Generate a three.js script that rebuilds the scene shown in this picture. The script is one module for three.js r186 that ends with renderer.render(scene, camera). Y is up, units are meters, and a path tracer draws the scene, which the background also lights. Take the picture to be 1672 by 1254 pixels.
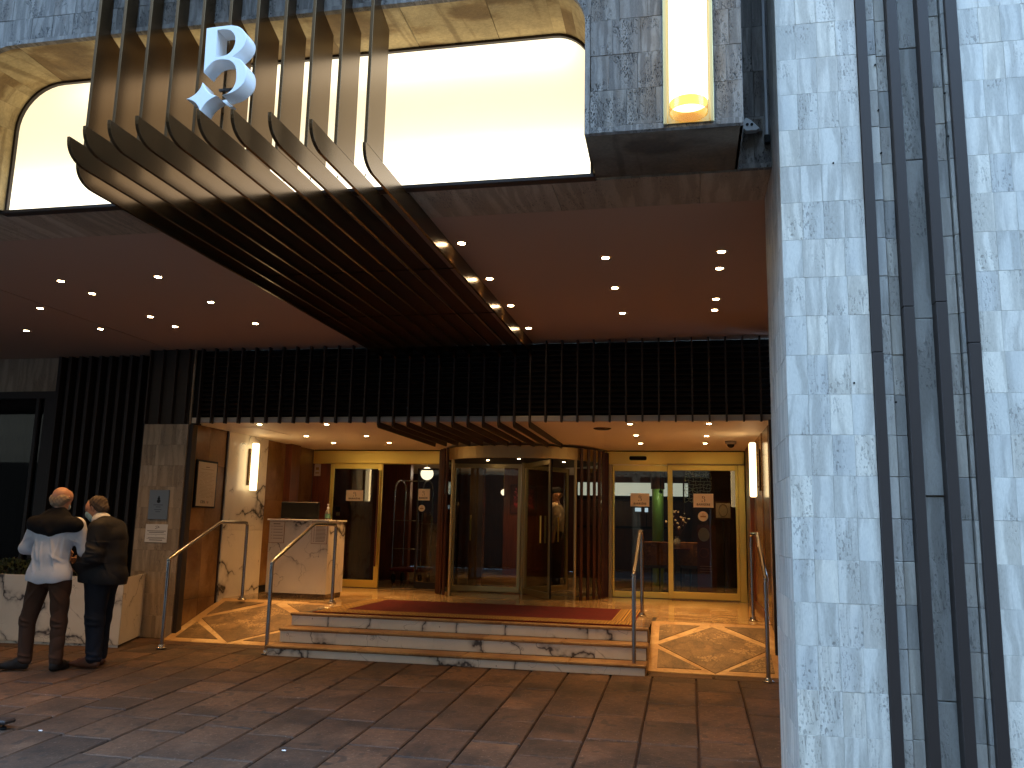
import * as THREE from 'three';
import { mergeGeometries, mergeVertices } from 'three/addons/utils/BufferGeometryUtils.js';
import { MarchingCubes } from 'three/addons/objects/MarchingCubes.js';
import { RectAreaLightUniformsLib } from 'three/addons/lights/RectAreaLightUniformsLib.js';

// ---------------------------------------------------------------- camera, sky, sun, exposure
// depth d runs from the camera into the picture (world z = -d), x to the right, y up; y = 0 is the pavement at the steps
const scene = new THREE.Scene();
const camera = new THREE.PerspectiveCamera(48.677, 1672 / 1254, 0.05, 400);
camera.position.set(0, 1.42, 0);
camera.quaternion.setFromRotationMatrix(new THREE.Matrix4().makeBasis(
  new THREE.Vector3(0.97939541, 0.02137342, -0.20081782),
  new THREE.Vector3(0.01279495, 0.98581894, 0.16732399),
  new THREE.Vector3(0.2015463, -0.1664458, 0.96523307)));
const SKY_W = 64, SKY_H = 32, skyData = new Float32Array(SKY_W * SKY_H * 4);
for (let j = 0; j < SKY_H; j++) for (let i = 0; i < SKY_W; i++) {           // blue hour: even deep blue air, a little paler low down
  const t = Math.max(0, Math.sin((j + 0.5) / SKY_H * Math.PI - Math.PI / 2)), o = (j * SKY_W + i) * 4;
  skyData.set([1.68 + 0.1 * t, 2.82 + 0.16 * t, 4.4 + 0.35 * t, 1], o);
}
const sky = new THREE.DataTexture(skyData, SKY_W, SKY_H, THREE.RGBAFormat, THREE.FloatType);
sky.mapping = THREE.EquirectangularReflectionMapping; sky.magFilter = THREE.LinearFilter; sky.needsUpdate = true;
scene.background = sky; scene.environment = sky;
const sun = new THREE.DirectionalLight(new THREE.Color(0.8, 0.9, 1), 0.12);   // the sun has set: only the faint broad glow it leaves in the sky
sun.position.set(6, 14, 8); sun.castShadow = true; sun.shadow.radius = 60;
Object.assign(sun.shadow.camera, { left: -14, right: 14, top: 14, bottom: -14, far: 60 });
sun.target.position.set(-2, 1, -8); scene.add(sun, sun.target);
const renderer = new THREE.WebGLRenderer({ antialias: true });
renderer.toneMapping = THREE.LinearToneMapping;
renderer.toneMappingExposure = 1.8;
renderer.shadowMap.enabled = true;
RectAreaLightUniformsLib.init();
const WARM = new THREE.Color(1, 0.5, 0.16), PANEL = new THREE.Color(1, 0.8, 0.46);
const SPOT_CANOPY = 2.9, SPOT_PORCH = 6.8, SCONCE = 1.3, PANEL_LIGHT = 0.08, LOBBY = 0.26;

// ---------------------------------------------------------------- helpers
let seed = 7;
const rnd = () => { seed = (seed + 0x6D2B79F5) | 0; let t = Math.imul(seed ^ (seed >>> 15), 1 | seed); t = (t + Math.imul(t ^ (t >>> 7), 61 | t)) ^ t; return ((t ^ (t >>> 14)) >>> 0) / 4294967296; };
const rr = (a, b) => a + (b - a) * rnd();
const clamp = (v, a = 0, b = 1) => Math.min(b, Math.max(a, v));
const lerp = (a, b, t) => a + (b - a) * t;
const sstep = (a, b, x) => { const t = clamp((x - a) / (b - a)); return t * t * (3 - 2 * t); };
const names = new Map();
function numbered(n) { const k = names.get(n) || 0; names.set(n, k + 1); return k ? `${n}_${String(k).padStart(3, '0')}` : n; }
function shade(o) { o.castShadow = o.receiveShadow = true; return o; }
function thing(name, label, category, [x, y, d] = [0, 0, 0], opt = {}) {
  const o = new THREE.Group(); o.name = numbered(name); o.position.set(x, y, -d);
  o.userData = { label, category };
  if (opt.group) o.userData.group = opt.group;
  if (opt.kind) o.userData.kind = opt.kind;
  scene.add(o); return o;
}
function structure(name, label, category, at) { return thing(name, label, category, at, { kind: 'structure' }); }
// add a geometry given in world coordinates as a part of t (or of a part: pass its root as third level)
function part(t, name, geo, mat, label) {
  const w = new THREE.Vector3(); for (let p = t; p && p !== scene; p = p.parent) w.add(p.position);
  geo.translate(-w.x, -w.y, -w.z);
  const m = shade(new THREE.Mesh(geo, mat)); m.name = name; if (label) m.userData.label = label;
  t.add(m); return m;
}
// a shared geometry placed at a world point
function put(t, name, geo, mat, x, y, d, rot) {
  const m = shade(new THREE.Mesh(geo, mat)); m.name = name; m.position.set(x - t.position.x, y - t.position.y, -d - t.position.z);
  if (rot) m.rotation.set(...rot); t.add(m); return m;
}
function uvw(g, ou = 0, ov = 0) {                    // flat-shaded, uv in metres
  if (g.index) g = g.toNonIndexed();
  g.computeVertexNormals();
  const p = g.attributes.position, n = g.attributes.normal, uv = new Float32Array(p.count * 2);
  for (let i = 0; i < p.count; i++) {
    const ax = Math.abs(n.getX(i)), ay = Math.abs(n.getY(i)), az = Math.abs(n.getZ(i)), x = p.getX(i), y = p.getY(i), z = p.getZ(i);
    const [u, v] = ax > ay && ax > az ? [z, y] : ay > az ? [x, z] : [x, y];
    uv[2 * i] = u + ou; uv[2 * i + 1] = v + ov;
  }
  g.setAttribute('uv', new THREE.BufferAttribute(uv, 2)); return g;
}
function uvSmooth(g, ou = 0, ov = 0) {               // keeps the normals
  const src = g.index ? g.toNonIndexed() : g, nn = src.attributes.normal.array.slice();
  const out = uvw(src, ou, ov); out.setAttribute('normal', new THREE.BufferAttribute(nn, 3)); return out;
}
function polyGeo(polys, cx, cy, cz) {                // convex body from its faces, wound outwards
  const pos = [];
  for (const f of polys) {
    const c = [0, 0, 0]; for (const q of f) for (let k = 0; k < 3; k++) c[k] += q[k] / f.length;
    const u = [0, 1, 2].map((k) => f[1][k] - f[0][k]), v = [0, 1, 2].map((k) => f[2][k] - f[0][k]);
    const n = [u[1] * v[2] - u[2] * v[1], u[2] * v[0] - u[0] * v[2], u[0] * v[1] - u[1] * v[0]];
    const s = n[0] * (c[0] - cx) + n[1] * (c[1] - cy) + n[2] * (c[2] - cz) < 0;
    for (let i = 1; i + 1 < f.length; i++) { const tri = s ? [f[0], f[i + 1], f[i]] : [f[0], f[i], f[i + 1]]; for (const q of tri) pos.push(...q); }
  }
  const g = new THREE.BufferGeometry(); g.setAttribute('position', new THREE.Float32BufferAttribute(pos, 3)); return g;
}
// chamfered box, 44 triangles, in world coordinates (depths d0 < d1)
function cb(x0, x1, y0, y1, d0, d1, c = 0.003, ou = rr(0, 9), ov = rr(0, 9)) {
  const lo = [x0, y0, -d1], hi = [x1, y1, -d0];
  c = Math.min(c, 0.45 * (x1 - x0), 0.45 * (y1 - y0), 0.45 * (d1 - d0));
  const V = (ax, s) => [0, 1, 2].map((k) => (s[k] > 0 ? hi[k] - (k === ax ? 0 : c) : lo[k] + (k === ax ? 0 : c)));
  const polys = [];
  for (let ax = 0; ax < 3; ax++) for (const sg of [-1, 1]) {
    const b = (ax + 1) % 3, e = (ax + 2) % 3;
    polys.push([[-1, -1], [1, -1], [1, 1], [-1, 1]].map(([p, q]) => { const s = []; s[ax] = sg; s[b] = p; s[e] = q; return V(ax, s); }));
    for (const sb of [-1, 1]) {
      const mk = (w, se) => { const s = []; s[ax] = sg; s[b] = sb; s[e] = se; return V(w, s); };
      polys.push([mk(ax, -1), mk(ax, 1), mk(b, 1), mk(b, -1)]);
    }
  }
  for (const a of [-1, 1]) for (const b of [-1, 1]) for (const e of [-1, 1]) polys.push([0, 1, 2].map((k) => V(k, [a, b, e])));
  return uvw(polyGeo(polys, (x0 + x1) / 2, (y0 + y1) / 2, -(d0 + d1) / 2), ou, ov);
}
function bx(x0, x1, y0, y1, d0, d1) { const g = new THREE.BoxGeometry(x1 - x0, y1 - y0, d1 - d0); g.translate((x0 + x1) / 2, (y0 + y1) / 2, -(d0 + d1) / 2); return uvw(g); }
function cyl(x, y0, y1, d, r, r2 = r, n = 24) { const g = new THREE.CylinderGeometry(r2, r, y1 - y0, n); g.translate(x, (y0 + y1) / 2, -d); return uvSmooth(g); }
function rod(a, b, r, n = 10) {                      // a, b: [x, y, d]
  const A = new THREE.Vector3(a[0], a[1], -a[2]), B = new THREE.Vector3(b[0], b[1], -b[2]), g = new THREE.CylinderGeometry(r, r, A.distanceTo(B), n);
  g.applyQuaternion(new THREE.Quaternion().setFromUnitVectors(new THREE.Vector3(0, 1, 0), B.clone().sub(A).normalize()));
  g.translate((A.x + B.x) / 2, (A.y + B.y) / 2, (A.z + B.z) / 2); return uvSmooth(g);
}
function pathTube(pts, r, bend = 0.05, n = 12) {     // a bent pipe with rounded corners
  const P = pts.map(([x, y, d]) => new THREE.Vector3(x, y, -d)), path = new THREE.CurvePath(); let a = P[0];
  for (let i = 1; i < P.length - 1; i++) {
    const u = P[i - 1].clone().sub(P[i]).setLength(bend).add(P[i]), v = P[i + 1].clone().sub(P[i]).setLength(bend).add(P[i]);
    path.add(new THREE.LineCurve3(a, u)); path.add(new THREE.QuadraticBezierCurve3(u, P[i], v)); a = v;
  }
  path.add(new THREE.LineCurve3(a, P[P.length - 1]));
  return uvSmooth(new THREE.TubeGeometry(path, 90, r, n, false));
}
function ring(x, y, d, prof, n = 24) { const g = new THREE.LatheGeometry(prof.map(([a, b]) => new THREE.Vector2(a, b)), n); g.translate(x, y, -d); return uvSmooth(g); }
// outline [[d, y], ...] in a plane across x, thickened along x
function blade(pts, x0, th) {
  const s = new THREE.Shape(pts.map(([d, y]) => new THREE.Vector2(d, y)));
  const g = new THREE.ExtrudeGeometry(s, { depth: th - 0.003, bevelEnabled: true, bevelThickness: 0.0015, bevelSize: 0.0015, bevelSegments: 1, curveSegments: 4 });
  g.applyMatrix4(new THREE.Matrix4().set(0, 0, 1, x0 + 0.0015, 0, 1, 0, 0, -1, 0, 0, 0, 0, 0, 0, 1)); return uvw(g);
}
// outline [[x, y], ...] in the facade plane, thickened from d0 to d1
function plate(pts, d0, d1, holes = [], bev = 0.002) {
  const s = new THREE.Shape(pts.map(([x, y]) => new THREE.Vector2(x, y)));
  for (const h of holes) s.holes.push(new THREE.Path(h.map(([x, y]) => new THREE.Vector2(x, y))));
  const g = new THREE.ExtrudeGeometry(s, { depth: d1 - d0 - 2 * bev, bevelEnabled: bev > 0, bevelThickness: bev, bevelSize: bev, bevelOffset: -bev, bevelSegments: 1, curveSegments: 8 });
  g.translate(0, 0, -d1 + bev); return uvw(g, rr(0, 5), rr(0, 5));
}
// plan outline [[x, d], ...], thickened from y0 to y1
function slabPlan(pts, y0, y1, bev = 0.003) {
  const s = new THREE.Shape(pts.map(([x, d]) => new THREE.Vector2(x, d)));
  const g = new THREE.ExtrudeGeometry(s, { depth: y1 - y0 - 2 * bev, bevelEnabled: true, bevelThickness: bev, bevelSize: bev, bevelOffset: -bev, bevelSegments: 1, curveSegments: 8 });
  g.applyMatrix4(new THREE.Matrix4().set(1, 0, 0, 0, 0, 0, 1, y0 + bev, 0, -1, 0, 0, 0, 0, 0, 1)); return uvw(g, rr(0, 5), rr(0, 5));
}

// ---------------------------------------------------------------- noise and textures
const HASH = new Float32Array(65536); { for (let i = 0; i < 65536; i++) HASH[i] = rnd(); }
function vn(x, y, px, py, s) {                      // value noise that repeats every px by py cells
  const xi = Math.floor(x), yi = Math.floor(y), fx = x - xi, fy = y - yi, u = fx * fx * (3 - 2 * fx), v = fy * fy * (3 - 2 * fy);
  const x0 = ((xi % px) + px) % px, x1 = (x0 + 1) % px, y0 = ((yi % py) + py) % py, y1 = (y0 + 1) % py, h = (a, b) => HASH[(a * 197 + b * 7919 + s * 1031 + 13) & 65535];
  return lerp(lerp(h(x0, y0), h(x1, y0), u), lerp(h(x0, y1), h(x1, y1), u), v);
}
function F(u, v, fx, fy, oct = 4, s = 0) { let a = 0.5, t = 0, n = 0; for (let o = 0; o < oct; o++) { t += a * vn(u * fx, v * fy, fx, fy, s + o); n += a; fx *= 2; fy *= 2; a *= 0.5; } return t / n; }
function tex(size, fn, metres = 1, srgb = true) {
  const D = new Uint8Array(size * size * 4);
  for (let j = 0; j < size; j++) for (let i = 0; i < size; i++) { const c = fn(i / size, j / size), o = (j * size + i) * 4; D[o] = clamp(c[0], 0, 255); D[o + 1] = clamp(c[1] ?? c[0], 0, 255); D[o + 2] = clamp(c[2] ?? c[0], 0, 255); D[o + 3] = 255; }
  const t = new THREE.DataTexture(D, size, size); t.wrapS = t.wrapT = THREE.RepeatWrapping; t.magFilter = THREE.LinearFilter; t.minFilter = THREE.LinearMipmapLinearFilter; t.generateMipmaps = true;
  if (srgb) t.colorSpace = THREE.SRGBColorSpace; t.repeat.set(1 / metres, 1 / metres); t.needsUpdate = true; return t;
}
const mix3 = (a, b, t) => [lerp(a[0], b[0], t), lerp(a[1], b[1], t), lerp(a[2], b[2], t)];
const mul3 = (a, k) => [a[0] * k, a[1] * k, a[2] * k];
// travertine: upright flow bands, rough patches and fine pores strung along the bands
function travPore(u, v) { const rough = sstep(0.5, 0.72, F(u, v, 5, 3, 3, 9)), a = F(u, v, 130, 44, 3, 3), b = F(u, v, 180, 90, 2, 21), line = F(u, v, 90, 7, 3, 33); return clamp(sstep(0.62, 0.74, a) * rough + sstep(0.7, 0.8, b) * 0.5 * (0.3 + rough) + sstep(0.72, 0.8, line) * 0.5 * rough); }
const travCol = (light, dark, stain, amt, pores) => (u, v) => {
  const w = F(u, v, 4, 4, 3, 1), band = F(u + 0.05 * w, v, 26, 2, 6, 2), big = F(u, v, 4, 2, 4, 5), fine = F(u, v, 200, 60, 2, 8);
  let c = mix3(light, dark, clamp(sstep(0.36, 0.66, band) * 0.7 + 0.4 * (fine - 0.3)));
  c = mix3(c, stain, sstep(0.45, 0.7, big) * amt);
  return mul3(c, 1 - pores * travPore(u, v));
};
// marble: pale ground, long slanting veins that swell, break and trail smoke, and a few hair lines across them
function marbleFn(ground, grey, n1, n2) {
  return (u, v) => {
    const w = F(u, v, 2, 2, 6, 31) - 0.5, w2 = F(u, v, 4, 4, 5, 37) - 0.5, gr = F(u, v, 40, 40, 3, 61), br = sstep(0.3, 0.52, F(u, v, 3, 3, 3, 53)), br2 = sstep(0.4, 0.58, F(u, v, 4, 4, 3, 59)), wd = F(u, v, 5, 5, 3, 71);
    const a = 1 - Math.abs(Math.sin(Math.PI * (n1 * u + n2 * v) + 7 * w + 1.6 * w2)), b = 1 - Math.abs(Math.sin(Math.PI * (n2 * u - (n1 + 1) * v) + 9 * w2 + 3 * w));
    const main = Math.pow(a, lerp(46, 5, wd)) * br * 1.3, smoke = Math.pow(a, 4) * br * sstep(0.34, 0.58, wd) * (0.2 + 0.85 * gr), hair = Math.pow(b, 70) * br2 * 0.8;
    return mix3(mul3(ground, 0.94 + 0.08 * F(u, v, 6, 6, 4, 67)), grey, clamp(main * (0.5 + 0.6 * gr) + smoke + hair));
  };
}
const T = {};
T.trav = tex(1024, travCol([214, 207, 195], [172, 165, 154], [184, 180, 174], 0.5, 0.2), 0.9);
T.travB = tex(512, (u, v) => [228 - 190 * travPore(u, v) - 34 * F(u, v, 40, 20, 3, 4)], 0.9, false);
T.travOld = tex(1024, travCol([146, 140, 132], [100, 95, 90], [96, 82, 70], 0.5, 0.55), 0.55);
T.travOldB = tex(512, (u, v) => [228 - 200 * travPore(u, v) - 34 * F(u, v, 40, 20, 3, 4)], 0.55, false);
T.concrete = tex(1024, (u, v) => {
  const n = F(u, v, 6, 6, 5, 11), st = sstep(0.5, 0.72, F(u, v, 3, 5, 5, 16)), run = sstep(0.55, 0.8, F(u, v, 22, 2, 4, 19)), f = F(u, v, 90, 90, 2, 17);
  return mul3(mix3(mix3([172, 163, 142], [112, 92, 64], st * 0.8), [92, 76, 54], run * 0.4), 0.72 + 0.36 * n + 0.16 * f);
}, 1.3);
T.grain = tex(512, (u, v) => [110 + 90 * F(u, v, 10, 10, 5, 22) + 40 * F(u, v, 160, 160, 1, 23)], 0.6, false);
T.fine = tex(256, (u, v) => [90 + 140 * F(u, v, 128, 128, 1, 24)], 0.2, false);
T.marble = tex(1024, marbleFn([232, 228, 222], [84, 82, 84], 2, 2), 1.3);
T.marbleBig = tex(1024, marbleFn([226, 219, 205], [78, 74, 70], 1, 2), 1.5);
T.cream = tex(1024, (u, v) => { const w = F(u, v, 3, 3, 4, 33), b = F(u + 0.25 * w, v + 0.2 * w, 3, 8, 5, 35), l = Math.pow(1 - Math.abs(2 * F(u + 0.1 * w, v, 6, 6, 3, 37) - 1), 24) * 0.35, f = F(u, v, 70, 70, 2, 38); return mul3(mix3(mix3([214, 190, 148], [178, 146, 102], sstep(0.3, 0.72, b)), [126, 92, 56], l + 0.25 * sstep(0.6, 0.75, w)), 0.93 + 0.13 * f); }, 1.3);
T.umber = tex(1024, (u, v) => { const n = F(u, v, 8, 8, 5, 41), l = Math.pow(1 - Math.abs(2 * F(u, v, 6, 6, 4, 43) - 1), 18), worn = sstep(0.56, 0.64, F(u, v, 4, 7, 6, 47)) * sstep(0.35, 0.6, F(u, v, 60, 60, 2, 48)), sp = F(u, v, 120, 120, 2, 49); return mul3(mix3(mix3(mul3([128, 104, 72], 0.7 + 0.55 * n), [70, 52, 34], l * 0.5), [182, 154, 110], worn * 0.75), 0.82 + 0.36 * sp); }, 1.1);
T.onyx = tex(512, (u, v) => { const w = F(u, v, 2, 2, 4, 51), b = F(u + 0.3 * w, v + 0.2 * w, 4, 3, 5, 53), f = F(u, v, 60, 60, 2, 55); return mul3(mix3([186, 152, 106], [146, 110, 70], sstep(0.3, 0.7, b)), 0.95 + 0.1 * f); }, 1.4);
T.pave = tex(1024, (u, v) => {
  const n = F(u, v, 5, 5, 6, 61), f = F(u, v, 70, 70, 3, 63), st = sstep(0.5, 0.7, F(u, v, 4, 4, 6, 65)), pale = sstep(0.56, 0.7, F(u, v, 7, 7, 5, 67)), sp = sstep(0.84, 0.95, F(u, v, 170, 170, 1, 69)), gum = sstep(0.84, 0.88, F(u, v, 23, 23, 1, 70)), scr = Math.pow(1 - Math.abs(2 * F(u, v, 9, 14, 4, 77) - 1), 60);
  let c = mul3([132, 98, 72], 0.5 + 0.62 * n + 0.34 * (f - 0.5)); c = mix3(c, [56, 42, 32], st * 0.7); c = mix3(c, [152, 120, 94], pale * 0.45); c = mix3(c, [200, 186, 170], sp * 0.55); c = mix3(c, [150, 130, 112], scr * 0.35); return mix3(c, [40, 36, 33], gum * 0.45);
}, 1.9);
T.paveB = tex(512, (u, v) => [50 + 120 * F(u, v, 8, 8, 6, 61) + 70 * F(u, v, 60, 60, 3, 72)], 0.9, false);
T.wood = tex(512, (u, v) => { const g = F(u + 0.06 * F(u, v, 3, 2, 3, 81), v, 40, 3, 4, 83); return mix3([126, 66, 30], [72, 32, 14], g); }, 0.8);
T.brush = tex(512, (u, v) => [120 + 70 * F(u, v, 220, 3, 2, 91) + 30 * F(u, v, 6, 6, 3, 92)], 0.5, false);
T.carpet = tex(512, (u, v) => { const n = F(u, v, 120, 120, 2, 95), b = F(u, v, 4, 4, 4, 96); return mul3([88, 4, 3], 0.5 + 0.6 * n + 0.3 * b); }, 0.5);
T.cloth = tex(256, (u, v) => [128 + 60 * Math.sin(u * 6.2832 * 64) * Math.sin(v * 6.2832 * 64) + 50 * F(u, v, 60, 60, 1, 97)], 0.1, false);

const std = (o) => new THREE.MeshStandardMaterial(o), phy = (o) => new THREE.MeshPhysicalMaterial(o);
const C = (r, g, b) => new THREE.Color(r, g, b);
const tints = (base, list) => list.map((c) => { const m = base.clone(); m.color = C(...c); return m; });
const M = {};
M.trav = tints(std({ map: T.trav, bumpMap: T.travB, bumpScale: 0.002, roughness: 0.62 }), [[0.95, 0.95, 0.95], [0.9, 0.91, 0.92], [1, 0.99, 0.97], [0.84, 0.86, 0.88], [0.92, 0.94, 0.96]]);
M.travOld = tints(std({ map: T.travOld, bumpMap: T.travOldB, bumpScale: 0.008, roughness: 0.85 }), [[0.8, 0.8, 0.82], [0.74, 0.74, 0.76], [0.68, 0.68, 0.7], [0.75, 0.74, 0.74]]);
M.travWarm = tints(std({ map: T.trav, bumpMap: T.travB, bumpScale: 0.002, roughness: 0.7 }), [[0.62, 0.52, 0.42], [0.54, 0.45, 0.36], [0.68, 0.58, 0.48]]);
M.concrete = tints(std({ map: T.concrete, bumpMap: T.grain, bumpScale: 0.006, roughness: 0.92 }), [[0.98, 0.84, 0.56], [0.9, 0.77, 0.52], [1, 0.86, 0.58]]);
M.concreteGrey = std({ map: T.concrete, color: C(0.72, 0.74, 0.78), bumpMap: T.grain, bumpScale: 0.004, roughness: 0.85 });
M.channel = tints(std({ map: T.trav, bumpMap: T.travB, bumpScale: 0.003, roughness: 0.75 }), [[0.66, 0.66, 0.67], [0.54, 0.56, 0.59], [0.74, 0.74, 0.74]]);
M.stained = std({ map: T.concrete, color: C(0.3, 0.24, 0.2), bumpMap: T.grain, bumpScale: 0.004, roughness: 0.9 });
M.paint = std({ color: C(0.4, 0.27, 0.2), bumpMap: T.grain, bumpScale: 0.0008, roughness: 0.75 });
M.paintPorch = std({ color: C(0.72, 0.64, 0.52), bumpMap: T.grain, bumpScale: 0.0008, roughness: 0.6 });
M.bronze = std({ color: C(0.088, 0.05, 0.021), metalness: 0.75, roughness: 0.25, bumpMap: T.brush, bumpScale: 0.0003 });
M.bronzeDark = std({ color: C(0.026, 0.017, 0.014), metalness: 0.1, roughness: 0.55, bumpMap: T.brush, bumpScale: 0.0003 });
M.black = phy({ color: C(0.008, 0.0075, 0.0075), roughness: 0.6, specularIntensity: 0.3 });
M.dark = std({ color: C(0.03, 0.026, 0.024), roughness: 0.7 });
M.brass = std({ color: C(0.95, 0.76, 0.2), metalness: 0.85, roughness: 0.36, bumpMap: T.brush, bumpScale: 0.0004 });
M.brassDull = std({ color: C(0.5, 0.4, 0.2), metalness: 0.9, roughness: 0.42, bumpMap: T.brush, bumpScale: 0.0004 });
M.steel = std({ color: C(0.46, 0.44, 0.41), metalness: 1, roughness: 0.2, bumpMap: T.brush, bumpScale: 0.0002 });
M.chrome = std({ color: C(0.36, 0.36, 0.36), metalness: 1, roughness: 0.1 });
M.marble = std({ map: T.marble, roughness: 0.22, bumpMap: T.grain, bumpScale: 0.0006 });
M.marbleBig = std({ map: T.marbleBig, roughness: 0.18 });
M.planter = std({ map: T.marble, roughness: 0.25 });
M.cream = tints(std({ map: T.cream, roughness: 0.14 }), [[0.9, 0.88, 0.84], [0.82, 0.8, 0.76], [0.96, 0.94, 0.9]]);
M.ramp = std({ map: T.cream, color: C(0.85, 0.82, 0.76), roughness: 0.42, bumpMap: T.grain, bumpScale: 0.001 });
M.umber = tints(std({ map: T.umber, roughness: 0.5, bumpMap: T.grain, bumpScale: 0.0015 }), [[0.8, 0.8, 0.8], [0.68, 0.68, 0.68]]);
M.nosing = std({ map: T.cream, color: C(0.5, 0.42, 0.34), roughness: 0.5, bumpMap: T.grain, bumpScale: 0.001 });
M.onyx = tints(std({ map: T.onyx, roughness: 0.22 }), [[0.46, 0.4, 0.33], [0.4, 0.35, 0.29], [0.52, 0.45, 0.37]]);
M.pave = tints(std({ map: T.pave, bumpMap: T.paveB, bumpScale: 0.006, roughness: 0.72 }), [[0.44, 0.42, 0.4], [0.36, 0.35, 0.34], [0.48, 0.46, 0.43], [0.4, 0.37, 0.35], [0.33, 0.32, 0.32], [0.45, 0.41, 0.38]]);
M.grit = std({ map: T.pave, color: C(0.18, 0.16, 0.14), bumpMap: T.paveB, bumpScale: 0.006, roughness: 0.95 });
M.asphalt = std({ map: T.pave, color: C(0.16, 0.16, 0.165), bumpMap: T.paveB, bumpScale: 0.006, roughness: 0.9 });
M.wood = std({ map: T.wood, roughness: 0.35 });
M.woodDark = std({ map: T.wood, color: C(0.45, 0.4, 0.36), roughness: 0.4 });
M.carpet = std({ map: T.carpet, bumpMap: T.fine, bumpScale: 0.004, roughness: 1 });
M.white = std({ color: C(0.78, 0.78, 0.78), roughness: 0.45 });
M.signPaint = std({ color: C(0.72, 0.74, 0.76), roughness: 0.4, bumpMap: T.grain, bumpScale: 0.0003 });
M.glass = phy({ color: C(0.72, 0.72, 0.68), transmission: 1, thickness: 0, roughness: 0.01, ior: 1.5 });
M.glassDark = phy({ color: C(0.14, 0.14, 0.14), transmission: 1, thickness: 0, roughness: 0.02, ior: 1.5 });
M.amber = phy({ color: C(0.95, 0.78, 0.4), transmission: 0.95, thickness: 0, roughness: 0.06, ior: 1.45 });
const glow = (c, k) => std({ color: C(0.8, 0.8, 0.8), emissive: c, emissiveIntensity: k, roughness: 0.5 });
M.lens = glow(C(1, 0.7, 0.36), 45);
M.sconce = glow(C(1, 0.74, 0.38), 2.2);
M.tube = glow(C(1, 0.88, 0.6), 1.3);
M.lobbyBand = glow(C(0.85, 0.95, 0.85), 0.42);
M.globe = glow(C(1, 0.85, 0.62), 1.6);
M.screen = glow(C(0.6, 0.8, 1), 0.7);
function canvasMat(w, h, draw, o = {}) {
  const c = document.createElement('canvas'); c.width = w; c.height = h; draw(c.getContext('2d'), w, h);
  const t = new THREE.CanvasTexture(c); t.colorSpace = THREE.SRGBColorSpace; return std({ map: t, roughness: 0.5, ...o });
}
// printed face: a sheet with 0..1 uv lying on the front of a thin plate; corners a (lower left), b (lower right), c (upper right), e (upper left) as [x, y, d]
function printed(a, b, c, e) {
  const v = [a, b, c, a, c, e].flatMap(([x, y, d]) => [x, y, -d]), g = new THREE.BufferGeometry();
  g.setAttribute('position', new THREE.Float32BufferAttribute(v, 3)); g.setAttribute('uv', new THREE.Float32BufferAttribute([0, 0, 1, 0, 1, 1, 0, 0, 1, 1, 0, 1], 2)); g.computeVertexNormals(); return g;
}

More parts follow.
